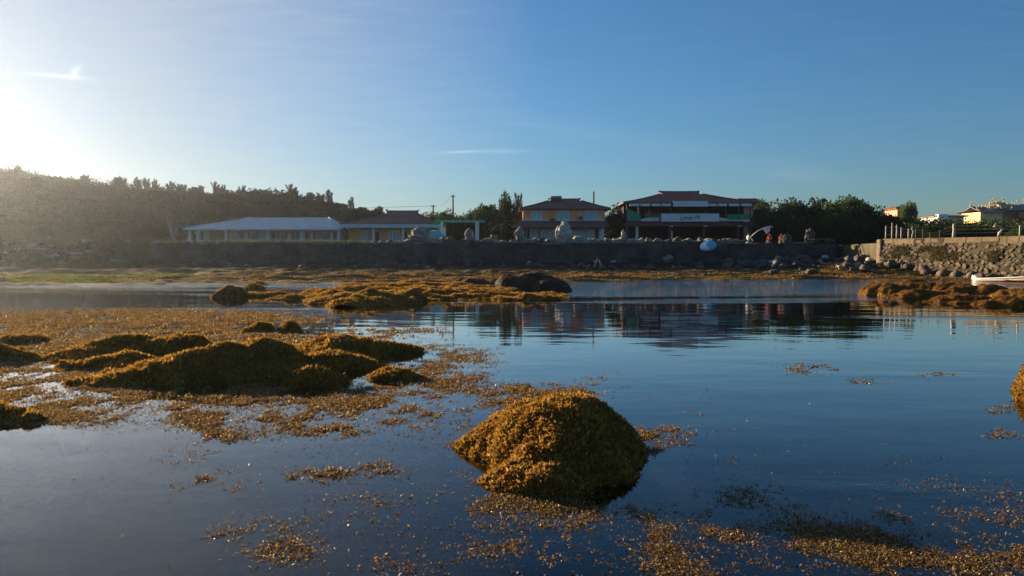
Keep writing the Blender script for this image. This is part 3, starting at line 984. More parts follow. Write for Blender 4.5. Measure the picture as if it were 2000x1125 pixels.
def hf_wall(name, x0, x1, z0, z1, yface, mat, parent, seed, res=0.16, amp=0.10, cell=0.55):
    """rough mortared stone face: bulging stones with recessed joints, as one displaced mesh"""
    nx, nz = int((x1 - x0) / res) + 1, int((z1 - z0) / res) + 1
    X, Z = np.meshgrid(np.linspace(x0, x1, nx), np.linspace(z0, z1, nz))
    r = np.random.default_rng(seed)
    gx, gz = int((x1 - x0) / cell) + 2, int((z1 - z0) / (cell * 0.7)) + 2
    best = np.full(X.shape, 9.0); second = np.full(X.shape, 9.0)
    jx, jz = r.uniform(0.1, 0.9, (gx, gz)), r.uniform(0.1, 0.9, (gx, gz))
    lift = r.uniform(-0.4, 1, (gx, gz))
    which = np.zeros(X.shape)
    ci, cj = ((X - x0) / cell).astype(int), ((Z - z0) / (cell * 0.7)).astype(int)
    for di in (-1, 0, 1):
        for dj in (-1, 0, 1):
            i, j = np.clip(ci + di, 0, gx - 1), np.clip(cj + dj, 0, gz - 1)
            dx = X - (x0 + (i + jx[i, j]) * cell)
            dz = (Z - (z0 + (j + jz[i, j]) * cell * 0.7)) * 1.3
            dd = np.hypot(dx, dz)
            nb_ = dd < best
            second = np.where(nb_, best, np.minimum(second, dd))
            which = np.where(nb_, lift[i, j], which)
            best = np.where(nb_, dd, best)
    prof = np.clip((second - best) / (0.3 * cell), 0, 1)
    Yv = yface - amp * (prof ** 0.5 * (0.7 + 0.5 * which)) - amp * 0.5 * fbm(X * 0.5, Z * 0.8, 0, seed, 4) + 0.10 * (Z - z0)
    V = np.stack([X.ravel(), Yv.ravel(), Z.ravel()], 1)
    i = np.arange(nx * nz).reshape(nz, nx)
    Fc = np.stack([i[:-1, :-1].ravel(), i[:-1, 1:].ravel(), i[1:, 1:].ravel(), i[1:, :-1].ravel()], 1)
    return link(name, mesh_np(name, V, Fc, True), mat, parent)


wall = thing("sea_wall", "long dark stone sea wall running along the shore below the buildings", "sea wall", (0, WY, 0))
wxl, wxr = wx(292, WY), wx(1632, WY)
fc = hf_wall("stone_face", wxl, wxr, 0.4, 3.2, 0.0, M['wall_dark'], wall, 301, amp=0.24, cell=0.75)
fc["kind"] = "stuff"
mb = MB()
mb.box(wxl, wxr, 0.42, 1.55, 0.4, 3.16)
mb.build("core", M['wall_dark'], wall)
# coping in cast lengths, each a little out of line
x = wxl - 0.05
while x < wxr:
    L = random.uniform(1.2, 4.8)
    x2 = min(x + L, wxr)
    if x2 - x > 0.5 and random.random() < 0.85:
        mb = MB()
        dz = random.uniform(-0.14, 0.03)
        mb.box(x + 0.015, x2 - 0.015, 0.16 + random.uniform(-0.03, 0.03), 0.98, 3.18 + dz, 3.34 + dz)
        mb.build("coping", M['concrete'], wall, bevel=0.03)
    x = x2
# the wall's sloping right end
mb = MB()
e = [(wxr, 3.2), (wx(1660, WY), 2.5), (wx(1692, WY), 1.95), (wx(1730, WY), 1.7), (wx(1730, WY), 0.6), (wxr, 0.6)]
n = len(e)
mb.add([(a, 0.15, b) for a, b in e] + [(a, 1.5, b) for a, b in e], [tuple(range(n - 1, -1, -1)), tuple(range(n, 2 * n))] + [(i, (i + 1) % n, (i + 1) % n + n, i + n) for i in range(n)])
mb.build("sloped_end", M['wall_dark'], wall, bevel=0.08)


def rock(name, label, px, py, Y, wpx, hpx, mat, group=None, cat="rock", mesh=None, rz=None, sink=0.15, base=None, sub=None):
    """a rock seen at px with its foot at py, wpx wide and hpx tall in the photograph"""
    s = Y / F
    p = at(px, py, Y)
    o = link(name, None if False else (mesh or random.choice(ROCKS)).copy() if mat else random.choice(ROCKS), mat)
    w_, h_ = wpx * s / 2, hpx * s / 2
    o.location = (p.x, Y, p.z + h_ * (1 - sink))
    o.scale = (w_, w_ * random.uniform(0.7, 1.0), h_ / 0.75)
    o.rotation_euler = (random.uniform(-.15, .15), random.uniform(-.2, .2), rz if rz is not None else random.uniform(0, 6.28))
    return tag(o, label, cat, group)


RM = {}


def rk(matname):
    """rock meshes per material, shared between alike rocks"""
    if matname not in RM:
        RM[matname] = []
        for i, r_ in enumerate(ROCKS):
            me = r_.copy()
            me.materials.clear()
            me.materials.append(M[matname])
            RM[matname].append(me)
    return random.choice(RM[matname])


def put_rock(name, label, X, Y, z, w_, h_, matname, group=None, cat="rock"):
    o = link(name, rk(matname))
    o.location = (X, Y, z + h_ * 0.32)
    o.scale = (w_ / 2, w_ / 2 * random.uniform(0.7, 1.1), h_ / 2 / 0.75)
    o.rotation_euler = (random.uniform(-.3, .3), random.uniform(-.3, .3), random.uniform(0, 6.28))
    return tag(o, label, cat, group)


# small coral rocks lined up along the top of the wall
spots = []
px = 792.0
while px < 1450:
    spots.append((px, random.uniform(9, 30), random.uniform(5, 13)))
    px += random.uniform(7, 15)
spots += [(random.uniform(300, 790), random.uniform(6, 16), random.uniform(3, 6)) for _ in range(26)]
for px, w_, h_ in spots:
    Y = WY + random.uniform(0.55, 1.9)
    s = Y / F
    z = 3.30 if Y < WY + 0.95 else 3.12
    put_rock("coral_rock", "rough grey coral rock in the row along the top of the sea wall", wx(px, Y), Y, z, w_ * s, h_ * s + (0.2 if z < 3.2 else 0), random.choice(['stone', 'stone', 'stone_dark', 'stone']), "coral rocks along the sea wall top")
for px, w_, h_ in [(1208, 16, 8), (1237, 15, 9), (1229, 9, 6), (1252, 12, 8)]:
    Y = WY + 0.5
    s = Y / F
    put_rock("coral_rock", "pale bleached coral rock near the stacked stones on the sea wall", wx(px, Y), Y, 3.3, w_ * s, h_ * s, 'stone_pale', "pale coral rocks by the stacked stones")
for px, w_, lab in [(1324, 18, "flat ochre block lying on the sea wall in front of the restaurant"), (1426, 20, "ochre slab at the right end of the rock row on the sea wall")]:
    Y = WY + 0.8
    put_rock("ochre_rock", lab, wx(px, Y), Y, 3.3, w_ * Y / F, 0.5, 'stone_ochre')


def standing(name, label, px, ytop, wpx, Y, matname, seed, shape, rough=0.42, freq=2.1):
    """tall display stone; shape(t) gives the half width (0..1) and x shift at height t"""
    V, Fc = ICO[4]
    t = (V[:, 2] + 1) / 2
    wv = np.array([shape(a)[0] for a in t]); sh = np.array([shape(a)[1] for a in t])
    nz = fbm(V[:, 0] * freq + seed, V[:, 1] * freq, V[:, 2] * freq * 1.6, seed, 5)
    nn = unit(np.stack([V[:, 0], V[:, 1], 0 * V[:, 2]], 1) + 1e-6)
    cr = np.sqrt(np.maximum(1 - V[:, 2] ** 2, 0)) ** 0.55
    P = np.stack([nn[:, 0] * cr * wv, nn[:, 1] * cr * wv * 0.75, t], 1)
    P[:, :2] *= (1 + rough * nz)[:, None]
    P[:, 0] += sh
    P[:, 2] += 0.09 * nz
    s = Y / F
    base = 3.2
    H = hz(ytop, Y) - base
    P[:, :2] *= wpx * s / 2
    P[:, 2] *= H
    o = link(name, mesh_np(name, P, Fc, True), M[matname])
    o.location = (wx(px, Y), Y, base)
    return tag(o, label, "standing stone")


SYY = WY + 1.1
standing("standing_stone", "large upright pale coral stone in front of the orange house", 1100, 431, 27, SYY, 'stone_pale', 401, lambda t: (1.0 - 0.25 * t if t < .75 else 0.81 - 1.0 * (t - .75), 0.18 * t))
standing("standing_stone", "big round grey coral boulder beside the yellow house", 822, 444, 30, SYY, 'stone', 402, lambda t: (0.85 + 0.3 * math.sin(t * 3.1), -0.05))
standing("standing_stone", "jagged two-pronged grey coral stone left of the orange house", 1016, 443, 19, SYY, 'stone', 403, lambda t: (1.0 - 0.35 * t, 0.1 * math.sin(t * 6)), 0.5, 2.0)
standing("standing_stone", "tall faint grey stone pillar on the wall right of the restaurant", 1581, 447, 20, SYY, 'stone_dark', 404, lambda t: (1.0 - 0.35 * t, 0.0))
standing("standing_stone", "dark leaning boulder beside the pink-clad figure", 1538, 457, 22, SYY, 'stone_dark', 405, lambda t: (1.0 - 0.5 * t, -0.2 * t))
standing("standing_stone", "broad grey mound of rock at the right end of the sea wall", 1603, 466, 44, SYY - .3, 'stone_dark', 406, lambda t: (1.0, 0.1 * t))
standing("rock_pedestal", "squat grey rock carrying the arched white coral stone", 918, 461, 20, SYY, 'stone', 407, lambda t: (1.0, 0.0), 0.2)


def arch_stone(name, label, px, ytop, ybot, wpx, Y, matname, seed, hole):
    """coral stone pierced by a hollow: thick bent tube closed by a thin back"""
    s = Y / F
    zb, zt = hz(ybot, Y), hz(ytop, Y)
    H, R = zt - zb, wpx * s / 2
    mb = MB()
    pts, rad = [], []
    for k in range(15):
        a = math.pi * (1.12 - 1.24 * k / 14)
        pts.append((R * 0.68 * math.cos(a), 0, H * 0.18 + H * 0.62 * max(math.sin(a), -0.25)))
        rad.append(R * (0.36 - 0.10 * k / 14) * (1 + 0.18 * math.sin(k * 2.3 + seed)))
    mb.tube(pts, rad, 9)
    o = mb.build(name, M[matname], None, True)
    d_ = o.modifiers.new("rough", 'DISPLACE')
    tx = bpy.data.textures.new("rough", 'CLOUDS')
    tx.noise_scale = 0.25
    d_.texture, d_.strength = tx, 0.12
    ss = o.modifiers.new("fine", 'SUBSURF')
    ss.render_levels = 1
    o.location = (wx(px, Y), Y, zb)
    if hole:
        V, Fc = ICO[3]
        P = V * np.array([R * 0.72, R * 0.3, H * 0.42]) * (1 + 0.2 * fbm(V[:, 0] * 2, V[:, 1] * 2, V[:, 2] * 2, seed, 3))[:, None] + np.array([0, R * 0.22, H * 0.40])
        b = link("hollow_back", mesh_np("hollow_back", P, Fc, True), M['stone'], o)
    return tag(o, label, "coral stone")


arch_stone("arched_stone", "white-rimmed arched coral stone under the green pergola", 917, 444.5, 462, 19, SYY, 'stone_pale', 1, True)
st = thing("stacked_stones", "slim stack of pierced pale coral stones left of the restaurant", "stone stack", (wx(1217, SYY), SYY, 3.2))
for k, (zz, w_) in enumerate([(0.28, 0.34), (0.72, 0.30), (1.12, 0.24)]):
    V, Fc = ICO[3]
    P = V * np.array([w_, w_ * .8, 0.30]) * (1 + 0.35 * fbm(V[:, 0] * 1.8 + k, V[:, 1] * 1.8, V[:, 2] * 1.8, 500 + k, 4))[:, None]
    o = link("stone", mesh_np("stone", P, Fc, True), M['stone_pale' if k == 2 else 'stone'], st)
    o.location = (0.05 * (k % 2), 0, zz)

# rubble at the foot of the wall and along the beach
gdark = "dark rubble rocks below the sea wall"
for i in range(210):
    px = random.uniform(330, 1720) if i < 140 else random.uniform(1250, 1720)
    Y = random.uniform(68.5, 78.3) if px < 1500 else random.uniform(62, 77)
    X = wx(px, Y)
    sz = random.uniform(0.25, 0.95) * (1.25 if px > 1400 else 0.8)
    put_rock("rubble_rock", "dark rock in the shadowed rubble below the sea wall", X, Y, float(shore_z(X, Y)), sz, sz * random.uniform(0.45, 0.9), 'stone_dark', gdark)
for i in range(46):
    px = random.uniform(-30, 290)
    Y = random.uniform(70, 90)
    X = wx(px, Y)
    sz = random.uniform(0.3, 1.2)
    z = float(shore_z(X, Y)) if Y < 81 else float(max(hill_z(X, Y), shore_z(X, min(Y, 86))))
    put_rock("bank_rock", "dark rock scattered over the grassy bank at the left", X, Y, z, sz, sz * 0.5, random.choice(['stone_dark', 'stone']), "rocks on the left bank")
for px, py, w_, h_, m_, lab in [
    (1521, 512, 24, 14, 'stone_ochre', "sunlit ochre coral rock on the dark beach, below the red figure"),
    (1505, 511, 12, 8, 'stone_pale', "small pale rock just left of the ochre coral rock on the beach"),
    (1560, 505, 13, 10, 'stone_pale', "white-topped rock on the beach right of the ochre coral rock"),
    (1611, 508, 13, 14, 'stone_pale', "pale pitted rock on the beach below the faint stone pillar"),
    (1672, 522, 18, 15, 'stone_ochre', "larger of two warm jagged rocks near the reef edge at right"),
    (1643, 526, 18, 10, 'stone_ochre', "lower of two warm jagged rocks near the reef edge at right"),
    (1698, 511, 14, 12, 'stone_pale', "grey-white rock below the end of the right-hand wall"),
    (1304, 508, 22, 15, 'stone', "rough mossy rock on the beach below the restaurant sign"),
    (1758, 520, 18, 7, 'stone_pale', "flat pale rock on the dark slope under the right-hand wall"),
    (1801, 530, 9, 6, 'boat_white', "small white stone on the slope under the right-hand wall"),
    (1820, 528, 8, 5, 'boat_white', "second small white stone on the slope under the right-hand wall"),
    (1200, 503, 12, 12, 'stone_pale', "whitish rock on the beach beside the driftwood"),
    (1482, 504, 18, 6, 'stone', "flat grey rock on the beach left of the ochre coral rock")]:
    # find the distance where the beach is seen at this pixel
    Y = 54.0
    while Y < 78 and at(px, py, Y).z > float(shore_z(at(px, py, Y).x, Y)):
        Y += 0.25
    p = at(px, py, Y)
    put_rock("beach_rock", lab, p.x, Y, float(shore_z(p.x, Y)), w_ * Y / F, h_ * Y / F, m_)

# pale driftwood on the beach
for i, (px, py, lab) in enumerate([(1165, 507, "thin pale driftwood branch standing up on the beach"), (1140, 509, "low tangled driftwood on the beach left of the thin branch"), (1600, 511, "grey driftwood stick among the beach rocks at right")]):
    Y = 70.0
    p = at(px, py, Y)
    z = float(shore_z(p.x, Y))
    mb = MB()
    r = random.Random(i)
    for k in range(4):
        a = Vector((r.uniform(-.5, .5), r.uniform(-.3, .3), 0.02))
        b = a + Vector((r.uniform(-.4, .4), r.uniform(-.2, .2), r.uniform(.2, 1.0 if i == 0 else .5)))
        mb.tube([a, (a + b) / 2 + Vector((.07, 0, .03)), b], [0.06, 0.045, 0.02], 6)
    o = mb.build("driftwood", M['pale_wood'], None, True)
    o.location = (p.x, Y, z)
    tag(o, lab, "driftwood")

# low plants among the rocks on the wall top
n_ = 26000
tx_ = rng.uniform(wxl, wx(1440, WY), n_)
ty_ = WY + 0.9 + 2.2 * rng.random(n_)
ok_ = fbm(tx_ * 0.45, ty_ * 0.8, 0, 44, 3) > 0.0
P_ = np.stack([tx_, ty_, np.full(n_, TER + 0.1)], 1)[ok_]
v_, f_ = fronds(P_, np.tile([0, 0, 1.0], (len(P_), 1)), rng.uniform(.15, .5, len(P_)), .12, .6)
tag(link("terrace_plants", mesh_np("terrace_plants", v_, f_), M['leaf_mid']), "low grass and plants between the rocks on the sea wall top", "plants", kind="stuff")

# ------------------------------------------------------------------ right-hand wall with fence
d_ = (RW1 - RW0)
LW = d_.length
ang = math.atan2(d_.y, d_.x)
rwall = thing("stone_wall", "sunlit rubble stone wall running in from the right edge, plastered along its top", "stone wall", RW0, ang)
# local x runs from the far end to the near end; local -y faces the water
def rw_top(t):
    return 3.36 - 0.30 * t
def rw_bot(t):
    P = RW0 + d_ * t
    return float(shore_z(P.x - .4, P.y)) - 0.15
nx, nz = 90, 12
V = []
for i in range(nx + 1):
    t = i / nx
    zt, zb = rw_top(t), -0.4
    for k in range(nz + 1):
        z = zb + (zt - zb) * k / nz
        out = 0.34 * (zt - z) / 3.0
        V.append((t * LW, out * -1 - 0.02 + 0.03 * float(vnoise(i * .5, k * .7, 0, 5)), z))
i_ = np.arange((nx + 1) * (nz + 1)).reshape(nx + 1, nz + 1)
Fc = np.stack([i_[:-1, :-1].ravel(), i_[1:, :-1].ravel(), i_[1:, 1:].ravel(), i_[:-1, 1:].ravel()], 1)
# -y must face the water: for this direction the water lies on local -y side
link("core", mesh_np("core", V, Fc, True), M['mortar'], rwall)
xa = 0.0
while xa < LW:
    xb = min(xa + random.uniform(1.2, 3.4), LW)
    t0_, t1_ = xa / LW, xb / LW
    dz, dy, lo = random.uniform(-.05, .02), random.uniform(-.03, .03), random.uniform(.36, .60)
    mb = MB()
    mb.add([(xa + .01, -0.10 + dy, rw_top(t0_) - lo), (xb - .01, -0.10 + dy, rw_top(t1_) - lo), (xb - .01, 0.5, rw_top(t1_) - lo), (xa + .01, 0.5, rw_top(t0_) - lo),
            (xa + .01, -0.03 + dy, rw_top(t0_) + dz), (xb - .01, -0.03 + dy, rw_top(t1_) + dz), (xb - .01, 0.5, rw_top(t1_) + dz), (xa + .01, 0.5, rw_top(t0_) + dz)],
           [(0, 3, 2, 1), (4, 5, 6, 7), (0, 1, 5, 4), (1, 2, 6, 5), (2, 3, 7, 6), (3, 0, 4, 7)])
    mb.build("plaster_cap", M['plaster_cap'], rwall, bevel=0.05)
    xa = xb
# dry weeds hanging in the joints
n_ = 9000
gx_ = rng.uniform(0, LW, n_)
gz_ = rng.uniform(0.3, 1.0, n_)
gz_ = np.array([rw_top(a / LW) - .5 for a in gx_]) - 1.5 * gz_ ** 1.5
ok_ = fbm(gx_ * 0.7, gz_ * 1.2, 0, 88, 3) > 0.12
P_ = np.stack([gx_, -0.12 - 0.34 * (3.2 - gz_) / 3.0, gz_], 1)[ok_]
v_, f_ = fronds(P_, np.tile([0, -0.8, 0.35], (len(P_), 1)), rng.uniform(.08, .24, len(P_)), .18, .8)
tag(link("dry_weeds", mesh_np("dry_weeds", v_, f_), M['leaf_dry'], rwall), kind="stuff")
mb = MB()
mb.box(-0.5, 0.1, -0.3, 1.6, 0.5, 3.3)
mb.build("end_face", M['stone_warm'], rwall, bevel=0.1)
SM = []
for mn in ('stone_mid', 'stone_mid', 'stone_dark'):
    for s_ in STONES:
        me = s_.copy()
        me.materials.clear()
        me.materials.append(M[mn])
        SM.append(me)
cnt = 0
t = 0.0
placed = []
tries = 0
while cnt < 290 and tries < 9000:
    tries += 1
    x = random.uniform(0.1, LW)
    tt = x / LW
    zt = rw_top(tt) - 0.52
    zb_ = rw_bot(tt) - 0.1
    if zt - zb_ < 0.2:
        continue
    z = random.uniform(zb_, zt)
    low = (zt - z) / (zt - zb_)
    wd = random.uniform(0.26, 0.50) + 0.30 * low * random.random()
    if any(abs(x - a) < (wd + b) * 0.40 and abs(z - c) < (wd + b) * 0.23 for a, c, b in placed):
        continue
    placed.append((x, z, wd))
    o = link("stone", random.choice(SM), None, rwall)
    o.location = (x, -0.04 - 0.34 * (rw_top(tt) - z) / 3.0, z)
    o.scale = (wd * 0.66, random.uniform(0.06, 0.12), wd * random.uniform(0.30, 0.55))
    o.rotation_euler = (random.uniform(-.3, .3), random.uniform(-.5, .5), random.uniform(-.3, .3))
    cnt += 1
# jagged rocks heaped at the wall's foot
for i in range(70):
    tt = random.uniform(0.05, 1.0)
    P = RW0 + d_ * tt
    off = random.uniform(0.5, 0.8 + 2.8 * tt)
    X, Y = P.x - off, P.y - off * 0.15
    sz = random.uniform(0.3, 0.95)
    put_rock("heaped_rock", "jagged brown rock heaped at the foot of the right-hand wall", X, Y, float(shore_z(X, Y)), sz, sz * random.uniform(.6, 1.0), random.choice(['stone_dark', 'stone_dark', 'stone_mid']), "rocks heaped below the right-hand wall")

# fence posts standing on the wall: (px, y top, y foot, bend, material, label)
posts = [(1724, 441, 467, 0, 'pale_wood', "thin pale fence post at the far end of the right-hand wall"),
         (1736, 435, 467, 0, 'pale_wood', "tallest straight pale fence post near the far end of the right-hand wall"),
         (1745, 439, 467, 0.02, 'pale_wood', "third fence post from the far end of the right-hand wall"),
         (1754, 444, 467, 0, 'pale_wood', "short fence post just left of the paired leaning posts"),
         (1768, 446, 467, 0, 'pale_wood', "straight post of the leaning pair on the right-hand wall"),
         (1775, 443, 467, 0.12, 'pale_wood', "leaning bent post of the pair on the right-hand wall"),
         (1782, 447, 467, 0, 'post', "thin dark fence rod right of the leaning pair"),
         (1796, 448, 466, 0.02, 'bark', "brownish fence post midway along the fence"),
         (1810, 454, 466, 0, 'bark', "shortest stub of a fence post on the right-hand wall"),
         (1829, 450, 465, -0.03, 'bark', "low brown fence post left of the gnarled post"),
         (1856, 437, 474, 0.03, 'pale_wood', "thick gnarled post with a dark bundle tied to it on the right-hand wall"),
         (1943, 437, 472, 0.3, 'pale_wood', "crooked pale driftwood post on the right-hand wall"),
         (1984, 440, 463, 0, 'pale_wood', "plain grey fence post nearest the right edge")]
tops = []
for (px, yt, yf, bend, mn, lab) in posts:
    # point of the wall line seen at this px: solve RW0 + d*t
    k = (px - 1000) / F
    tt = (k * RW0.y - RW0.x) / (d_.x - k * d_.y)
    P = RW0 + d_ * tt
    Y = P.y
    zt, zf = hz(yt, Y), rw_top(tt) - 0.03
    hgt = zt - zf
    thick = 0.065 if mn == 'pale_wood' else 0.05
    if px in (1856, 1943):
        thick = 0.13
    root = thing("fence_post", lab, "fence post", (P.x + 0.22, P.y, zf), group=None)
    mb = MB()
    pts = [(0, 0, -0.03), (bend * .2, 0, hgt * .3), (bend, 0, hgt * .6), (-bend * 1.2 if px == 1943 else -bend * .5, 0, hgt * .85), (bend * .2 if px != 1943 else -bend * .6, 0, hgt)]
    mb.tube(pts, [thick, thick * .95, thick * .9, thick * .85, thick * .7], 7)
    mb.build("pole", M[mn], root, True)
    if px == 1856:
        mb = MB()
        mb.tube([(.16, 0, hgt * .95), (.2, .02, hgt * .55), (.12, 0, hgt * .1)], [.08, .15, .10], 7)
        mb.build("bundle", M['dark_red'], root, True)
        mb = MB()
        mb.tube([(0.02, -.35, -.9), (.02, -.3, -.1)], [.12, .12], 7)
        mb.build("foot", M['bark'], root, True)
    tops.append((Vector((P.x + 0.22, P.y, zf)), hgt, px))
wires = MB()
for fr in (0.35, 0.62, 0.88):
    pts = [p + Vector((0, 0, min(h_, 1.25) * fr)) for p, h_, _ in tops]
    for a, b in zip(pts[:-1], pts[1:]):
        wires.tube([a, (a + b) / 2 - Vector((0, 0, 0.03)), b], 0.004, 4)
tag(wires.build("fence_wire", M['post']), "thin wires strung between the posts on the right-hand wall", "wire")

# ------------------------------------------------------------------ white boat at the right edge
bp = at(1901, 547.5, 51.2)
boat = thing("rowing_boat", "long white boat with red underside moored at the right edge", "boat", (bp.x, bp.y, 0), math.radians(-58))
LB, ns, nr = 6.4, 25, 9
V = []
for i in range(ns):
    t = i / (ns - 1)
    half = 0.78 * (math.sin(math.pi * min(t * 0.62 + 0.03, 1)) ** 0.75)
    sheer = 0.13 + 0.40 * t ** 1.2 + (0.22 * (1 - t * 18) if t < 1 / 18 else 0)
    keel = -0.12 + 0.10 * (1 - t) ** 4
    for k in range(nr):
        a = -1 + 2 * k / (nr - 1)
        V.append((t * LB, half * math.copysign(abs(a) ** 0.7, a), keel + (sheer - keel) * abs(a) ** 2.2))
i_ = np.arange(ns * nr).reshape(ns, nr)
Fc = np.stack([i_[:-1, :-1].ravel(), i_[:-1, 1:].ravel(), i_[1:, 1:].ravel(), i_[1:, :-1].ravel()], 1)
V = np.array(V)
hull = link("hull", mesh_np("hull", V, Fc, True), None, boat)
m, n_, l_ = new_mat("boat_hull_paint")
g_ = N(n_, "TexCoord"); s_ = N(n_, "SeparateXYZ"); l_.new(g_.outputs["Object"], s_.inputs[0])
# red antifouling below a line that climbs towards the stern
mm_ = N(n_, "Math", operation='MULTIPLY_ADD'); l_.new(s_.outputs[0], mm_.inputs[0]); mm_.inputs[1].default_value = -0.035; l_.new(s_.outputs[2], mm_.inputs[2])
r_ = ramp(n_, [(0.0, (0.30, 0.05, 0.035)), (0.5, (0.74, 0.70, 0.62))])
r_.color_ramp.interpolation = 'CONSTANT'
mr_ = N(n_, "MapRange"); mr_.inputs[1].default_value, mr_.inputs[2].default_value = -0.12, 0.12
l_.new(mm_.outputs[0], mr_.inputs[0]); l_.new(mr_.outputs[0], r_.inputs[0])
b_ = N(n_, "BsdfPrincipled"); b_.inputs["Roughness"].default_value = 0.45; l_.new(r_.outputs[0], b_.inputs["Base Color"])
o_ = N(n_, "OutputMaterial"); l_.new(b_.outputs[0], o_.inputs[0])
hull.data.materials.append(m)
so = hull.modifiers.new("thick", 'SOLIDIFY'); so.thickness = 0.05
for sgn, k in ((-1, 0), (1, nr - 1)):
    mb = MB()
    mb.tube([tuple(V[i * nr + k] + np.array([0, 0, 0.02])) for i in range(ns)], 0.045, 6)
    mb.build("gunwale", M['boat_white'], boat, True)
mb = MB(); mb.tube([(-.03, 0, -.05), (-.06, 0, .2), (-.05, 0, .42)], [.06, .06, .04], 6); mb.build("stem_post", M['boat_white'], boat, True)
for xx in (2.2, 4.0, 5.4):
    mb = MB(); zz = 0.13 + 0.40 * (xx / LB) ** 1.2 - .12
    mb.box(xx - .12, xx + .12, -.62, .62, zz, zz + .04); mb.build("thwart", M['pale_wood'], boat)

# basket boat leaning against the wall
bb = thing("basket_boat", "round blue and white basket boat tipped against the sea wall", "boat", tuple(at(1383, 486, WY - 0.75)))
V, Fc = ICO[3]
sel = V[:, 2] > -0.12
P = V * np.array([0.86, 0.86, 0.50])
keep = np.all(sel[Fc], 1)
me = mesh_np("shell", P, Fc[keep], True)
mB, n_, l_ = new_mat("basket_boat_paint")
g_ = N(n_, "TexCoord"); s_ = N(n_, "SeparateXYZ"); l_.new(g_.outputs["Object"], s_.inputs[0])
nz_ = N(n_, "TexNoise"); nz_.inputs["Scale"].default_value = 2.5; l_.new(g_.outputs["Object"], nz_.inputs["Vector"])
ma_ = N(n_, "Math", operation='MULTIPLY_ADD'); l_.new(nz_.outputs[0], ma_.inputs[0]); ma_.inputs[1].default_value = 0.3; l_.new(s_.outputs[0], ma_.inputs[2])
r_ = ramp(n_, [(0.42, (0.78, 0.80, 0.80)), (0.50, (0.16, 0.40, 0.56))])
mr_ = N(n_, "MapRange"); mr_.inputs[1].default_value, mr_.inputs[2].default_value = -1, 1
l_.new(ma_.outputs[0], mr_.inputs[0]); l_.new(mr_.outputs[0], r_.inputs[0])
b_ = N(n_, "BsdfPrincipled"); b_.inputs["Roughness"].default_value = 0.4; l_.new(r_.outputs[0], b_.inputs["Base Color"])
o_ = N(n_, "OutputMaterial"); l_.new(b_.outputs[0], o_.inputs[0])
sh = link("shell", me, mB, bb)
sh.modifiers.new("thick", 'SOLIDIFY').thickness = 0.03
mb = MB(); mb.tube([(0.87 * math.cos(a), 0.87 * math.sin(a), -.07) for a in np.linspace(0, 2 * math.pi, 25)], 0.045, 6)
rim = mb.build("rim", M['boat_blue'], bb, True)
bb.rotation_euler = (math.radians(28), math.radians(-20), 0)
bb.location.z += 0.28

# ------------------------------------------------------------------ buildings
def box_part(name, parent, x0, x1, y0, y1, z0, z1, mat, bevel=0.0):
    return MB().box(x0, x1, y0, y1, z0, z1).build(name, M[mat], parent, bevel=bevel)


def hip_roof(parent, x0, x1, y0, y1, ze, rx0, rx1, ry0, ry1, zr, mat, thick=0.16, curve=0.0, name="roof"):
    """hip roof: eave rectangle to a top rectangle, slightly hollow slopes"""
    n = 6
    V, Fc = [], []
    for i in range(n + 1):
        t = i / n
        zt = ze + (zr - ze) * (t - curve * math.sin(math.pi * t))
        a = (x0 + (rx0 - x0) * t, x1 + (rx1 - x1) * t, y0 + (ry0 - y0) * t, y1 + (ry1 - y1) * t)
        V += [(a[0], a[2], zt), (a[1], a[2], zt), (a[1], a[3], zt), (a[0], a[3], zt)]
    for i in range(n):
        for k in range(4):
            Fc.append((i * 4 + k, i * 4 + (k + 1) % 4, i * 4 + 4 + (k + 1) % 4, i * 4 + 4 + k))
    Fc.append((n * 4, n * 4 + 1, n * 4 + 2, n * 4 + 3))
    b = len(V)
    V += [(x0, y0, ze - thick), (x1, y0, ze - thick), (x1, y1, ze - thick), (x0, y1, ze - thick)]
    for k in range(4):
        Fc.append((b + k, b + (k + 1) % 4, (k + 1) % 4, k))
    Fc.append((b + 3, b + 2, b + 1, b))
    r = MB().add(V, Fc).build(name, M[mat], parent)
    # ridge caps along the four hips
    for k in range(4):
        pts = [Vector(V[i * 4 + k]) + Vector((0, 0, 0.03)) for i in range(n + 1)]
        MB().tube(pts, 0.09, 6).build("hip_cap", M[mat], r)
    return r


def gablet(roof, rx0, rx1, yc, half, z0, z1, mat, flare=0.25):
    """raised ridge block with small gables, as on the tiled roofs"""
    mb = MB()
    V = [(rx0, yc - half, z0), (rx1, yc - half, z0), (rx1, yc + half, z0), (rx0, yc + half, z0), (rx0 - flare, yc, z1), (rx1 + flare, yc, z1)]
    mb.add(V, [(0, 1, 5, 4), (2, 3, 4, 5), (3, 0, 4), (1, 2, 5), (0, 3, 2, 1)])
    mb.build("gablet", M[mat], roof)
    MB().tube([(rx0 - flare - .1, yc, z1 + .10), (rx0, yc, z1 + .02), ((rx0 + rx1) / 2, yc, z1), (rx1, yc, z1 + .02), (rx1 + flare + .1, yc, z1 + .10)], 0.10, 6).build("ridge_cap", M[mat], roof)


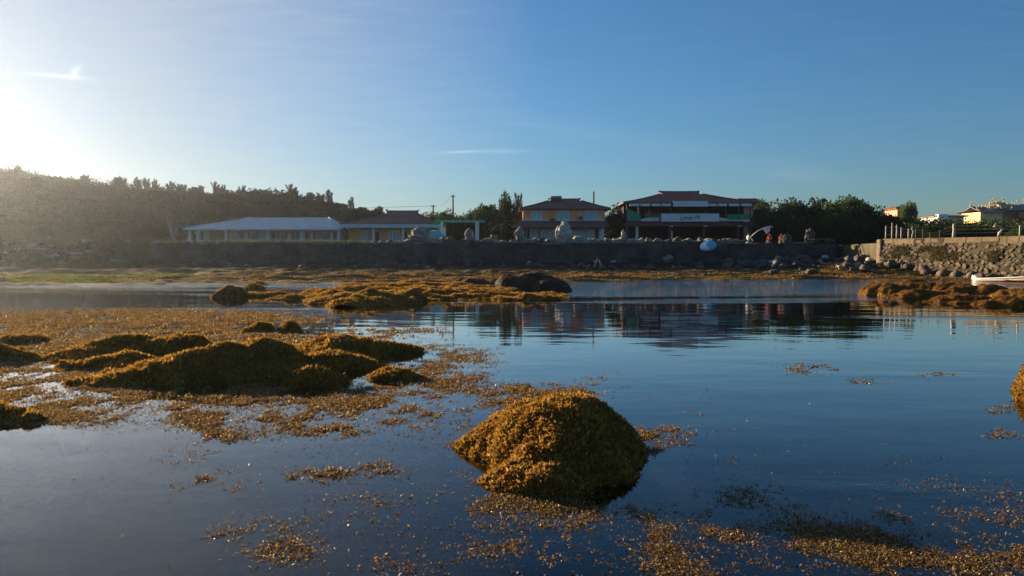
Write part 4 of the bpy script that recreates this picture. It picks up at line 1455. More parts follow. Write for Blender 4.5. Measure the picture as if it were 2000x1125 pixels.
def window(parent, x0, x1, z0, z1, y, frame='plaster_white', pane='glass', bars=1, sill=True, name="window"):
    w_ = box_part(name, parent, x0, x1, y - 0.02, y + 0.05, z0, z1, pane)
    t = 0.07
    mb = MB()
    mb.box(x0 - t, x0 + t * .4, y - .07, y, z0 - t, z1 + t).box(x1 - t * .4, x1 + t, y - .07, y, z0 - t, z1 + t)
    mb.box(x0 + t * .4, x1 - t * .4, y - .065, y, z1 - t * .4, z1 + t).box(x0 + t * .4, x1 - t * .4, y - .065, y, z0 - t, z0 + t * .4)
    for k in range(bars):
        xc = x0 + (x1 - x0) * (k + 1) / (bars + 1)
        mb.box(xc - .03, xc + .03, y - .06, y, z0 + t * .4, z1 - t * .4)
    mb.build("frame", M[frame], w_)
    if sill:
        box_part("sill", w_, x0 - .15, x1 + .15, y - .16, y - .003, z0 - t - .08, z0 - t - .003, frame)
    return w_


def door(parent, x0, x1, z0, z1, y, mat, frame='plaster_white'):
    d = box_part("door", parent, x0, x1, y - 0.03, y + 0.03, z0, z1, mat)
    mb = MB()
    mb.box(x0 - .08, x0, y - .06, y, z0, z1).box(x1, x1 + .08, y - .06, y, z0, z1).box(x0 - .08, x1 + .08, y - .061, y, z1, z1 + .08)
    mb.build("frame", M[frame], d)
    MB().tube([(x1 - .15, y - .08, z0 + 1.0), (x1 - .15, y - .08, z0 + 1.15)], 0.025, 6).build("handle", M['metal'], d)
    return d


class House:
    """local frame: x from photo pixels at distance Y, y = depth, z absolute"""
    def __init__(s, name, label, Y):
        s.Y = Y
        s.o = thing(name, label, "building", (0, Y, 0))

    def x(s, px):
        return (px - 1000) / F * s.Y

    def z(s, py):
        return hz(py, s.Y)


# --- long white house with a pale metal roof
h = House("white_house", "long low white house with pale metal hip roof, leftmost building", 105.0)
X, Z, o = h.x, h.z, h.o
zb, ze, zr = TER, Z(447), Z(421.5)
box_part("wall", o, X(374), X(660), 1.6, 9.0, zb, ze + .1, 'plaster_cream')
box_part("veranda_floor", o, X(370), X(664), 0.0, 1.6, zb, zb + .35, 'concrete')
rf = hip_roof(o, X(363), X(669), -0.9, 10.0, ze, X(470), X(628), 4.3, 4.8, zr, 'roof_metal', 0.12)
box_part("fascia", rf, X(364), X(668), -0.93, -0.90, ze - .20, ze - .02, 'board')
yw = 1.6
for a, b, f_, p_, n_ in [(455, 470, 'plaster_white', 'glass_blue', 1), (478, 500, 'plaster_white', 'glass', 2), (534, 556, 'plaster_white', 'glass', 2), (562, 580, 'plaster_white', 'glass', 1), (606, 640, 'plaster_white', 'glass', 3), (378, 390, 'plaster_white', 'glass', 1)]:
    window(o, X(a), X(b), zb + 1.15, ze - .25, yw, f_, p_, n_)
box_part("red_panel", o, X(402), X(440), yw - .05, yw - .004, zb + .9, ze - .12, 'brick_red')
box_part("parapet", o, X(392), X(442), -0.02, .12, zb + .35, zb + 1.15, 'plaster_white')
for a, b, m_ in [(460, 468, 'teal'), (524, 532, 'dark_red'), (592, 600, 'dark_red'), (646, 653, 'dark_red')]:
    door(o, X(a), X(b), zb + .36, zb + 2.4, yw - .01, m_)
for px in (372, 388, 443, 524, 590, 662):
    box_part("column", o, X(px) - .16, X(px) + .16, -.15, .15, zb + .35, ze - .13, 'plaster_white')
for a, b in [(446, 520), (528, 588), (594, 658)]:
    mb = MB()
    mb.box(X(a), X(b), -.03, .03, zb + 1.18, zb + 1.26).box(X(a), X(b), -.03, .03, zb + .55, zb + .62)
    k = X(a) + .2
    while k < X(b):
        mb.box(k - .035, k + .035, -.02, .02, zb + .62, zb + 1.18)
        k += .32
    rl = mb.build("railing", M['plaster_white'], o)

# --- yellow bungalow
h = House("yellow_bungalow", "yellow bungalow with brown tiled hip roof and pale blue eaves board", 106.0)
X, Z, o = h.x, h.z, h.o
ze, zr0, zr = Z(438), Z(414), Z(408)
box_part("wall", o, X(676), X(858), 1.7, 9.5, TER, ze, 'plaster_yellow')
box_part("veranda_floor", o, X(672), X(860), 0, 1.7, TER, TER + .35, 'concrete')
rf = hip_roof(o, X(667), X(865), -.8, 10.6, ze, X(744), X(810), 3.4, 6.4, zr0, 'roof_brown', .14, .05)
gablet(rf, X(748), X(806), 4.9, 1.5, zr0 - .02, zr, 'roof_brown')
box_part("eaves_board", rf, X(668), X(864), -.86, -.80, ze - .52, ze - .04, 'fascia')
yw = 1.7
for a, b, n_ in [(700, 713, 1), (715, 724, 0), (757, 777, 2), (820, 838, 1)]:
    window(o, X(a), X(b), TER + 1.2, ze - .75, yw, 'plaster_white', 'glass_blue' if n_ else 'glass', n_)
door(o, X(782), X(792), TER + .36, TER + 2.5, yw - .01, 'shade', 'fascia')
door(o, X(728), X(738), TER + .36, TER + 2.5, yw - .01, 'dark_red')
box_part("plinth_panel", o, X(740), X(756), yw - .04, yw - .004, TER + .36, ze - .6, 'plaster_peach')
for px in (674, 730, 788, 858):
    box_part("column", o, X(px) - .15, X(px) + .15, -.1, .2, TER + .35, ze - .15, 'dark_red' if px == 674 else 'plaster_white')

# --- orange two-storey house
h = House("orange_house", "two-storey orange house with dark tiled roof and teal upper windows", 107.0)
X, Z, o = h.x, h.z, h.o
ze, zr0, zr = Z(405.5), Z(387), Z(382)
zm0, zm1 = Z(443), Z(430)
box_part("upper_wall", o, X(1022), X(1184), 2.0, 10.5, zm0 - .1, ze, 'plaster_peach')
box_part("lower_wall", o, X(1030), X(1180), 1.9, 10.4, TER, zm0 - .1, 'plaster_white')
rf = hip_roof(o, X(1014), X(1195), 1.45, 12, ze, X(1074), X(1142), 4.8, 7.8, zr0, 'roof_brown', .18, .05)
gablet(rf, X(1079), X(1137), 6.3, 1.5, zr0 - .02, zr, 'roof_brown')
lr = hip_roof(o, X(998), X(1188), -.7, 2.6, zm0, X(1016), X(1184), 1.85, 1.95, zm1, 'roof_brown', .16, 0.0, "porch_roof")
yw = 2.0
for a, b in [(1040, 1058), (1092, 1112), (1145, 1168)]:
    window(o, X(a), X(b), Z(427), Z(411), yw, 'plaster_white', 'glass_teal', 1)
for a, b in [(1063, 1083), (1116, 1130)]:
    box_part("painted_panel", o, X(a), X(b), yw - .03, yw - .004, Z(427), Z(408.5), 'plaster_orange')
box_part("string_course", o, X(1020), X(1186), yw - .12, yw - .004, Z(430), Z(428.2), 'plaster_white')
for a, b, m_ in [(1030, 1035, 'shade'), (1038, 1050, 'blue_paint'), (1059, 1069, 'blue_paint'), (1072, 1082, 'glass_blue'), (1127, 1149, 'blue_paint'), (1164, 1172, 'dark_red')]:
    door(o, X(a), X(b), TER + .1, Z(445.5), 1.9 - .01, m_)
for a, b in [(1086, 1096), (1112, 1122), (1152, 1160)]:
    window(o, X(a), X(b), TER + 1.3, Z(446), 1.9, 'plaster_white', 'glass_blue', 1)
for px in (1004, 1053, 1112, 1176):
    box_part("porch_column", o, X(px) - .14, X(px) + .14, -.4, -.12, TER, zm0 - .15, 'plaster_white' if px == 1176 else 'dark_red')
ac = box_part("air_conditioner", o, X(1131), X(1140), yw - .45, yw - .13, Z(428), Z(421), 'metal', .03)
MB().tube([(X(1135.5), yw - .46, (Z(428) + Z(421)) / 2), (X(1135.5), yw - .50, (Z(428) + Z(421)) / 2)], .2, 12).build("fan_grille", M['shade'], ac)
box_part("planter", o, X(1076), X(1085), yw - .5, yw - .13, Z(429), Z(426), 'shade')
sh_ = thing("solar_water_heater", "dark solar water heater mounted on the orange house ridge", "water heater", (X(1090), h.Y + 4.9, zr0))
MB().tube([(-.85, .6, .55), (.85, .6, .55)], .24, 12).build("tank", M['metal'], sh_, True)
for k in range(7):
    MB().tube([(-.75 + k * .25, -.7, -.25), (-.75 + k * .25, .45, .42)], .05, 6).build("tube", M['shade'], sh_)
MB().tube([(-.8, .6, -.3), (-.8, .6, .5)], .03, 6).tube([(.8, .6, -.3), (.8, .6, .5)], .03, 6).tube([(-.8, -.7, -.3), (.8, -.7, -.3)], .03, 6).build("frame", M['metal'], sh_)
MB().tube([(.72, .6, .6), (.72, .6, 1.0)], .03, 6).build("vent_pipe", M['metal'], sh_)

# --- restaurant
h = House("restaurant", "open two-storey restaurant with red tiled roof and white signboards", 110.0)
X, Z, o = h.x, h.z, h.o
ze, zr0, zr = Z(396.5), Z(374), Z(367)
zf1, zf0 = Z(434), Z(442)
rf = hip_roof(o, X(1214), X(1474), -1.3, 14, ze, X(1300), X(1386), 4.4, 8.0, zr0, 'roof_red', .12, .06)
gablet(rf, X(1306), X(1380), 6.2, 1.8, zr0 - .02, zr, 'roof_red', .3)
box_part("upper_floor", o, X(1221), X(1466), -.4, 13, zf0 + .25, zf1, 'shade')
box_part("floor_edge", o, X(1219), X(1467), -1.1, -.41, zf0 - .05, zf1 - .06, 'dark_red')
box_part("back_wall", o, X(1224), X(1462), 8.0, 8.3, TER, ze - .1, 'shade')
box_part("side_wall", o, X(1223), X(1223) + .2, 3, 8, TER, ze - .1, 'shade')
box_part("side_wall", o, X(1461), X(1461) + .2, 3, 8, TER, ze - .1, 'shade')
for a, b in [(1345, 1352), (1290, 1298), (1395, 1402)]:
    window(o, X(a) - 1, X(b) + 1, zf1 + .7, zf1 + 1.9, 7.95, 'dark_red', 'glass', 2)
for px in (1223, 1246, 1267, 1308, 1376, 1415, 1440, 1463):
    box_part("post", o, X(px) - .07, X(px) + .07, -.3, -.16, zf1, ze - .12, 'post')
for px, m_ in ((1243, 'plaster_white'), (1307, 'dark_red'), (1373, 'dark_red'), (1440, 'dark_red'), (1224, 'post'), (1463, 'post')):
    box_part("column", o, X(px) - .2, X(px) + .2, -.35, .05, TER, zf0 - .055, m_)
# row of small white boards under the eaves
for a, b in [(1226, 1245), (1247, 1266), (1268.5, 1286), (1288, 1306), (1378, 1394), (1396, 1414), (1417, 1438), (1441, 1462)]:
    bd = box_part("eaves_board", o, X(a), X(b), -1.24, -1.18, Z(403.8), Z(398.6), 'board')
box_part("post", o, X(1309) - .05, X(1309) + .05, -.93, -.85, Z(405), ze - .1, 'post')
box_part("post", o, X(1376) - .05, X(1376) + .05, -.93, -.85, Z(405), ze - .1, 'post')
sg = box_part("upper_signboard", o, X(1309), X(1376), -1.62, -1.50, Z(405), Z(394.3), 'board')
box_part("frame", sg, X(1308.6), X(1376.4), -1.64, -1.622, Z(405.2), Z(404.7), 'metal')
sg = box_part("signboard", o, X(1287), X(1398), -1.5, -1.38, Z(434), Z(418), 'board')
for (a, b, c, d) in [(1286.6, 1398.4, 418.6, 417.8), (1286.6, 1398.4, 434.2, 433.4)]:
    box_part("frame", sg, X(a), X(b), -1.53, -1.502, Z(c), Z(d), 'metal')
tx = bpy.data.curves.new("lettering", 'FONT')
tx.body = "Lym\u00e9 M"
tx.shear = 0.35
tx.size = 0.95
tx.extrude = 0.01
tx.space_character = 0.92
tx.align_x = 'CENTER'
tmp = bpy.data.objects.new("lettering_source", tx)
col.objects.link(tmp)
tme = bpy.data.meshes.new_from_object(tmp.evaluated_get(bpy.context.evaluated_depsgraph_get()))
bpy.data.objects.remove(tmp)
tme.name = "lettering"
tme.materials.clear()
to = link("lettering", tme, M['ink'], sg)
to.rotation_euler = (math.pi / 2, 0, 0)
to.location = (X(1340), -1.525, Z(430.2))
# white cloth band and green nets on the upper balcony
for a, b, t0, t1, m_, nm in [(1250, 1286, 425, 432.5, 'plaster_white', "cloth_band"), (1399, 1418, 424.5, 432, 'plaster_white', "cloth_band"), (1418, 1461, 429.5, 432, 'plaster_white', "cloth_band"),
                             (1224, 1249, 415, 432.5, 'green_net', "green_net"), (1418, 1461, 419, 429, 'green_net', "green_net")]:
    n = 24
    V = []
    for i in range(n + 1):
        u = i / n
        x_ = X(a + (b - a) * u)
        y_ = -.45 + .05 * math.sin(u * 19)
        top = t0 + (3.0 * (1 - u) ** 2 if nm == "cloth_band" and a == 1250 else 0) + (3.5 * u ** 2 if a == 1399 else 0) + (-8 * (1 - u) ** 2 + 2 * u if a == 1224 else 0)
        V += [(x_, y_, Z(t1)), (x_, y_ + .03, Z(top))]
    c_ = MB().add(V, [(2 * i, 2 * i + 2, 2 * i + 3, 2 * i + 1) for i in range(n)]).build(nm, M[m_], o)
    c_.modifiers.new("thick", 'SOLIDIFY').thickness = .02
mb = MB()
mb.box(X(1224), X(1462), -.36, -.31, zf1 + .95, zf1 + 1.02)
mb.build("handrail", M['post'], o)
for px in (1307, 1373, 1438):
    lp = MB()
    lp.tube([(X(px), -1.25, Z(443.6)), (X(px), -1.25, Z(441.6))], [.28, .34], 12)
    lp.build("lamp", M['board'], o)
MB().box(X(1304.5), X(1306.5), -2.2, -2.06, TER, Z(452)).build("white_post", M['plaster_white'], o)
# tables and chairs show as dark shapes inside: a bar counter
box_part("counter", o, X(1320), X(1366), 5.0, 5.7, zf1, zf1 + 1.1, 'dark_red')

# small wing with a red roof behind the restaurant's right end
h = House("rear_wing", "small red-roofed wing peeking out behind the restaurant's right end", 122.0)
X, Z, o = h.x, h.z, h.o
box_part("wall", o, X(1440), X(1492), 0, 6, TER, Z(402), 'plaster_peach')
hip_roof(o, X(1434), X(1500), -.8, 6.8, Z(402), X(1452), X(1482), 2.6, 3.2, Z(385), 'roof_red', .2)

# --- green pergola
pg_ = thing("green_pergola", "pale columns carrying a thin green beam between the bungalow and the palm", "pergola", (0, 96, 0))
X = lambda px: (px - 1000) / F * 96
Z = lambda py: hz(py, 96)
for px in (864.5, 931.5):
    box_part("column", pg_, X(px) - .2, X(px) + .2, -.2, .2, TER, Z(432.5), 'plaster_white', .02)
    box_part("column", pg_, X(px) - .15, X(px) + .15, 2.8, 3.1, TER, Z(432.5), 'plaster_white', .02)
box_part("beam", pg_, X(850), X(946), -.25, .25, Z(432.4), Z(430), 'green_paint')
box_part("beam", pg_, X(850), X(946), 2.7, 3.2, Z(432.4), Z(430), 'green_paint')
for k in range(7):
    x_ = X(856 + k * 14)
    box_part("rafter", pg_, x_ - .05, x_ + .05, -.4, 3.4, Z(430) + .004, Z(430) + .1, 'green_paint')
V = [(X(848), -.3, Z(431)), (X(862), -.32, Z(431)), (X(860), -.34, Z(438)), (X(852), -.3, Z(440)), (X(847), -.28, Z(437))]
nt = MB().add(V, [(0, 1, 2, 3, 4)]).build("green_cloth", M['green_net'], pg_)
nt.modifiers.new("thick", 'SOLIDIFY').thickness = .04
V = [(X(866), -.28, Z(433)), (X(872), -.3, Z(433)), (X(871), -.3, Z(445)), (X(867), -.28, Z(443))]
MB().add(V, [(0, 1, 2, 3)]).build("red_cloth", M['terracotta'], pg_).modifiers.new("thick", 'SOLIDIFY').thickness = .03
tb = thing("blue_tarp_heap", "low blue-green tarp heap beside the bungalow's right corner", "tarp", (wx(855, 92), 92, TER))
V, Fc = ICO[3]
P = V * np.array([1.3, .7, 1.5]) * (1 + .3 * fbm(V[:, 0] * 1.6, V[:, 1] * 1.6, V[:, 2] * 1.6, 71, 4))[:, None]
link("cover", mesh_np("cover", P + np.array([0, 0, .3]), Fc, True), M['teal'], tb)

# --- utility poles and a wire
for px, yt, Y, lab, xb in [(885, 380, 130, "tall dark utility pole behind the green pergola", True), (846.5, 400, 140, "short utility pole left of the tall one behind the pergola", True), (1159, 374, 118, "utility pole rising behind the orange house roof", False)]:
    p = thing("utility_pole", lab, "utility pole", (wx(px, Y), Y, float(hill_z(wx(px, Y), Y)) - .1))
    H = hz(yt, Y) - p.location.z
    MB().tube([(0, 0, 0), (0, 0, H)], [.19, .13], 8).build("pole", M['post'], p)
    if xb:
        box_part("crossarm", p, -.5, .5, -.05, .05, H - .35, H - .25, 'post')
a, b = at(885, 382, 130), at(846.5, 402, 140)
MB().tube([b + Vector((-40, 12, 1.5)), b + Vector((-18, 5, -.2)), b, (a + b) / 2 - Vector((0, 0, .7)), a], .035, 4).build("power_line", M['post'])
tag(bpy.data.objects["power_line"], "thin power line sagging between the two utility poles", "wire")

# block house on the hill
h = House("hilltop_house", "small flat-roofed block among the trees on the ridge above the white house", 160.0)
X, Z, o = h.x, h.z, h.o
box_part("wall", o, X(638), X(671), 0, 5, Z(425), Z(399.5), 'stone_dark')
rb = box_part("roof_slab", o, X(635), X(673), -.4, 5.4, Z(399.5) + .004, Z(397.5), 'concrete')
window(o, X(652), X(658), Z(410), Z(404), 0, 'concrete', 'glass', 1)

# --- temple with curled eaves, white house and small shrine at the right horizon
TY = 190.0
h = House("temple", "ochre temple with stacked curled roofs on the rise at the right edge", TY)
h.o["category"] = "temple"
X, Z, o = h.x, h.z, h.o


def curled_roof(parent, xc, half, yc, hy, z0, z1, ridge, mat):
    n = 14
    V, Fc = [], []
    for i in range(n + 1):
        u = -1 + 2 * i / n
        up = .55 * abs(u) ** 4
        xx = xc + half * u
        xr = xc + ridge * u
        V += [(xx, yc - hy, z0 + up), (xr, yc - hy * .45, z0 + (z1 - z0) * .45 + up * .4), (xr, yc, z1 + .35 * abs(u) ** 3), (xr, yc + hy * .45, z0 + (z1 - z0) * .45 + up * .4), (xx, yc + hy, z0 + up)]
    for i in range(n):
        for k in range(4):
            a_ = i * 5 + k
            Fc.append((a_, a_ + 5, a_ + 6, a_ + 1))
    r = MB().add(V, Fc).build("roof", M[mat], parent)
    r.modifiers.new("thick", 'SOLIDIFY').thickness = .18
    pts = [Vector((V[i * 5 + 2])) + Vector((0, 0, .12)) for i in range(n + 1)]
    MB().tube(pts, .17, 6).build("ridge", M['gold'], r)
    for s_ in (-1, 1):
        e_ = Vector(V[(n if s_ > 0 else 0) * 5])
        MB().tube([e_, e_ + Vector((s_ * .5, 0, .25)), e_ + Vector((s_ * .75, 0, .8)), e_ + Vector((s_ * .45, 0, 1.1))], [.16, .14, .10, .04], 6).build("eave_curl", M['gold'], r)
        e2 = Vector(V[(n if s_ > 0 else 0) * 5 + 2])
        MB().tube([e2, e2 + Vector((s_ * .1, 0, .6)), e2 + Vector((-s_ * .35, 0, 1.1)), e2 + Vector((-s_ * .1, 0, 1.5))], [.2, .2, .14, .04], 6).build("finial", M['gold'], r)
    for k in range(-1, 2):
        MB().tube([(xc + k * ridge * .3, yc, z1 + .1), (xc + k * ridge * .3 + .15, yc, z1 + .7), (xc + k * ridge * .3 - .1, yc, z1 + 1.2 - .2 * abs(k))], [.28, .2, .05], 6).build("ridge_ornament", M['gold'], r)
    return r


box_part("wall", o, X(1912), X(1955), 0, 8, Z(440), Z(414), 'gold')
curled_roof(o, X(1934), X(1934) - X(1905), 4, 5.0, Z(414.5), Z(404), 3.0, 'temple_tile')
box_part("upper_wall", o, X(1939), X(1950), 2, 6, Z(409), Z(402), 'gold')
box_part("wall", o, X(1958), X(2040), 1, 11, Z(445), Z(409), 'brick_red')
curled_roof(o, X(1994), X(1994) - X(1950), 6, 6.5, Z(410), Z(399), 4.5, 'temple_tile')
box_part("upper_wall", o, X(1966), X(1986), 3, 9, Z(404), Z(398.5), 'gold')
curled_roof(o, X(1976), X(1976) - X(1960), 6, 3.2, Z(400), Z(395), 1.5, 'temple_tile')
MB().add([(X(1985), -.4, Z(414)), (X(2060), -2, Z(414)), (X(2060), -2, Z(440)), (X(1985), -.4, Z(425))], [(0, 3, 2, 1)]).build("side_gable", M['brick_red'], o).modifiers.new("thick", 'SOLIDIFY').thickness = .2

h = House("white_villa", "small white house with grey roof on the skyline left of the temple", 185.0)
X, Z, o = h.x, h.z, h.o
box_part("wall", o, X(1826), X(1880), 0, 7, Z(440), Z(421.5), 'plaster_white')
hip_roof(o, X(1822), X(1886), -.7, 7.8, Z(421.5), X(1848), X(1876), 3.2, 3.8, Z(418), 'temple_tile', .25)
box_part("gable_block", o, X(1824), X(1843), -1.5, -.005, Z(440), Z(419), 'plaster_white')
for a in (1852, 1864, 1873):
    window(o, X(a) - .35, X(a) + .35, Z(426), Z(423), 0, 'plaster_white', 'glass', 0)
h = House("hill_shrine", "small pinkish shrine house hidden behind the round tree on the skyline", 180.0)
X, Z, o = h.x, h.z, h.o
box_part("wall", o, X(1750), X(1780), 0, 6, Z(430), Z(407), 'plaster_peach')
hip_roof(o, X(1746), X(1784), -.6, 6.6, Z(407), X(1757), X(1773), 2.6, 3.4, Z(402), 'roof_red', .2, .06)

# ------------------------------------------------------------------ trees
def crown_mesh(name, seed, n, leaf, clumps, mat, flat=0.0, low=0.0):
    """unit crown: radius about 0.5, height 0..1"""
    r = np.random.default_rng(seed)
    C = []
    while len(C) < clumps:
        p = r.uniform(-1, 1, 3)
        d = np.linalg.norm(p)
        if 0.35 < d < 1.0:
            C.append(p * np.array([0.38, 0.38, 0.40]) + np.array([0, 0, 0.55]))
    C = np.array(C)
    if low:
        C[:, 2] = 0.12 + (C[:, 2] - 0.12) * 1.0
        k = r.random(clumps) < low
        C[k, 2] *= 0.45
    R = r.uniform(0.09, 0.19, clumps)
    k = r.integers(0, clumps, n)
    dirs = unit(r.normal(size=(n, 3)))
    rad = R[k] * r.uniform(0.55, 1.08, n)
    P = C[k] + dirs * rad[:, None]
    d = unit(dirs + 0.9 * unit(r.normal(size=(n, 3))) + np.array([0, 0, 0.25]))
    L = leaf * r.uniform(0.6, 1.4, n)
    W = unit(np.cross(d, r.normal(size=(n, 3)))) * (L * 0.32)[:, None]
    V, Fc = diamonds(P, d * L[:, None], W)
    me = mesh_np(name, V, Fc)
    me.materials.append(M[mat])
    return me


def needle_mesh(name, seed, n, stems, mat):
    """wispy casuarina: thin upright plumes"""
    r = np.random.default_rng(seed)
    base = np.stack([r.normal(0, .10, stems), r.normal(0, .10, stems), r.uniform(.15, .6, stems)], 1)
    top = base + np.stack([r.normal(0, .10, stems), r.normal(0, .10, stems), r.uniform(.25, .5, stems)], 1)
    top[:, 2] = np.minimum(top[:, 2], 1.0)
    k = r.integers(0, stems, n)
    t = r.random(n)[:, None] ** .7
    P = base[k] * (1 - t) + top[k] * t + r.normal(0, .022, (n, 3))
    d = unit(np.stack([r.normal(0, .5, n), r.normal(0, .5, n), r.uniform(.2, 1.2, n)], 1))
    L = r.uniform(.04, .10, n)
    W = unit(np.cross(d, r.normal(size=(n, 3)))) * (L * .12)[:, None]
    V, Fc = diamonds(P, d * L[:, None], W)
    me = mesh_np(name, V, Fc)
    me.materials.append(M[mat])
    return me


CROWN = {'dark': [crown_mesh("crown", 700 + i, 9000, .055, 46, 'leaf_dark', low=.35) for i in range(4)],
         'mid': [crown_mesh("crown", 720 + i, 7000, .06, 38, 'leaf_mid', low=.2) for i in range(3)],
         'hill': [crown_mesh("crown", 740 + i, 3500, .075, 30, 'leaf_hill', low=.3) for i in range(4)],
         'needle': [needle_mesh("crown", 760 + i, 2600, 13, 'needle') for i in range(4)]}


def trunk_mesh(seed):
    r = random.Random(seed)
    mb = MB()
    top = Vector((r.uniform(-.05, .05), r.uniform(-.05, .05), .62))
    mb.tube([(0, 0, 0), (r.uniform(-.02, .02), 0, .2), top * .75, top], [.03, .024, .017, .008], 7)
    for k in range(6):
        a = r.uniform(0, 6.28)
        z = r.uniform(.2, .5)
        p = top * (z / .62)
        p.z = z
        e = p + Vector((math.cos(a) * .24, math.sin(a) * .24, r.uniform(.12, .28)))
        mb.tube([p, (p + e) / 2 + Vector((0, 0, .03)), e], [.012, .009, .004], 5)
    me = bpy.data.meshes.new("trunk")
    me.from_pydata(mb.v, [], mb.f)
    me.materials.append(M['bark'])
    return me


TRUNK = [trunk_mesh(i) for i in range(4)]


def tree(name, label, px, ytop, Y, wpx, kind, group=None, base=None, cat="tree", rz=None):
    X = wx(px, Y)
    zb = float(hill_z(X, Y)) - .15 if base is None else base
    H = hz(ytop, Y) - zb
    W_ = wpx * Y / F
    o = thing(name, label, cat, (X, Y, zb), random.uniform(0, 6.28) if rz is None else rz, group)
    c = link("crown", random.choice(CROWN[kind]), None, o)
    t = link("trunk", random.choice(TRUNK), None, o)
    sx = W_ / .95 if kind != 'needle' else W_ / .55
    c.scale = (sx, sx, H / 1.02)
    t.scale = (min(sx, H), min(sx, H), H)
    return o


gT = "trees of the thicket right of the restaurant"
lT = "dense dark tree in the thicket between the restaurant and the right-hand wall"
for px, yt, Y, w_, k in [(1490, 393, 116, 60, 'dark'), (1535, 392, 120, 75, 'dark'), (1500, 420, 104, 66, 'dark'), (1585, 390, 118, 80, 'dark'), (1560, 422, 102, 72, 'dark'), (1630, 386, 116, 84, 'mid'),
                         (1675, 388, 114, 84, 'mid'), (1612, 425, 100, 78, 'dark'), (1660, 420, 98, 80, 'dark'), (1705, 405, 106, 74, 'dark'), (1700, 440, 92, 60, 'dark'), (1735, 420, 112, 60, 'dark'), (1640, 400, 108, 80, 'dark'), (1515, 396, 112, 70, 'dark'), (1560, 393, 114, 76, 'dark'), (1605, 391, 113, 80, 'dark'), (1655, 388, 112, 84, 'dark')]:
    tree("thicket_tree", lT, px, yt, Y, w_, k, gT)
tree("broadleaf_tree", "leafy tree squeezed between the orange house and the restaurant", 1204, 402, 116, 44, 'dark')
tree("broadleaf_tree", "tall dark tree just left of the orange house", 992, 380, 118, 56, 'dark')
tree("broadleaf_tree", "dark bushy tree behind the palm", 955, 396, 114, 64, 'dark')
for px, yt, w_ in [(910, 408, 52), (874, 411, 48), (845, 416, 34), (935, 412, 56)]:
    tree("hedge_tree", "low dark tree behind the green pergola", px, yt, 118, w_, 'dark', "trees behind the pergola")
for px, yt, Y, w_, lab in [(985, 372, 122, 22, "wispy needle tree at the left of the orange house, left of two"), (1012, 366, 122, 20, "wispy needle tree at the left of the orange house, right of two"),
                           (742, 398, 140, 26, "wispy needle tree above the yellow bungalow's left roof slope"), (625, 376, 158, 26, "tallest wispy needle tree beside the hilltop block")]:
    tree("casuarina_tree", lab, px, yt, Y, w_, 'needle')
for px, yt, w_ in [(700, 402, 44), (735, 404, 40), (675, 405, 30)]:
    tree("broadleaf_tree", "dark tree on the slope behind the yellow bungalow", px, yt, 138, w_, 'hill', "trees behind the yellow bungalow")
tree("broadleaf_tree", "round-headed tree standing alone on the right skyline", 1772, 394, 176, 34, 'mid')
for px, yt, Y, w_ in [(1760, 424, 150, 60), (1800, 438, 150, 70), (1850, 441, 140, 80), (1900, 436, 150, 70), (1945, 431, 160, 60), (1740, 425, 130, 60), (1880, 440, 115, 90), (1815, 440, 115, 90), (1960, 443, 115, 100), (2010, 447, 120, 90), (1770, 440, 112, 70), (1925, 433, 165, 44), (1990, 440, 105, 80), (1850, 447, 100, 80), (1760, 448, 98, 70), (1910, 448, 98, 80), (1975, 441, 150, 36)]:
    tree("slope_tree", "dark tree on the slope behind the fence posts at right", px, yt, Y, w_, 'dark', "trees behind the right-hand fence")
# ridge trees on the left hill
ridge_px = np.array([p[0] for p in RIDGE], float)
ridge_py = np.array([p[1] for p in RIDGE], float)
for i in range(46):
    px = -20 + i * 15.2 + random.uniform(-6, 6)
    yr = float(np.interp(px, ridge_px, ridge_py))
    hgt = random.uniform(5, 11) if px < 250 else random.uniform(8, 17)
    tree("ridge_tree", "dark bushy tree along the skyline of the left hill", px, yr - hgt, 168, random.uniform(24, 46), 'hill', "bushy trees along the hill ridge")
for i in range(34):
    px = random.uniform(10, 690)
    yr = float(np.interp(px, ridge_px, ridge_py))
    tree("casuarina_tree", "spindly bare-looking needle tree poking above the left hill's skyline", px, yr - random.uniform(24, 42), 170, random.uniform(10, 20), 'needle', "spindly trees along the hill ridge")
for i in range(60):
    px = random.uniform(-20, 760)
    Y = random.uniform(122, 155)
    X_ = wx(px, Y)
    zt = float(hill_z(X_, Y)) + random.uniform(1.2, 2.8)
    tree("hillside_tree", "dark round tree crown on the hazy hillside behind the houses", px, HZ - (zt - CAMH) * F / Y, Y, random.uniform(30, 62), 'hill', "trees on the left hillside")
# hill scrub: one mass nobody could count
r = np.random.default_rng(5)
n = 9000
xs = r.uniform(-135, 140, n); ys = 110 + 62 * r.random(n) ** .8
zs = hill_z(xs, ys)
rad = r.uniform(.7, 1.9, n) * (1 + .4 * fbm(xs * .08, ys * .08, 0, 8, 3))
k = np.repeat(np.arange(n), 22)
dr = unit(r.normal(size=(len(k), 3))); dr[:, 2] = np.abs(dr[:, 2])
P = np.stack([xs, ys, zs], 1)[k] + dr * (rad[k] * r.uniform(.5, 1.05, len(k)))[:, None]
v, f = fronds(P, dr, r.uniform(.25, .55, len(k)), .4, 1.1, r)
tag(link("hill_scrub", mesh_np("hill_scrub", v, f), M['leaf_hill']), "dense dark scrub covering the hillside behind the houses", "scrub", kind="stuff")
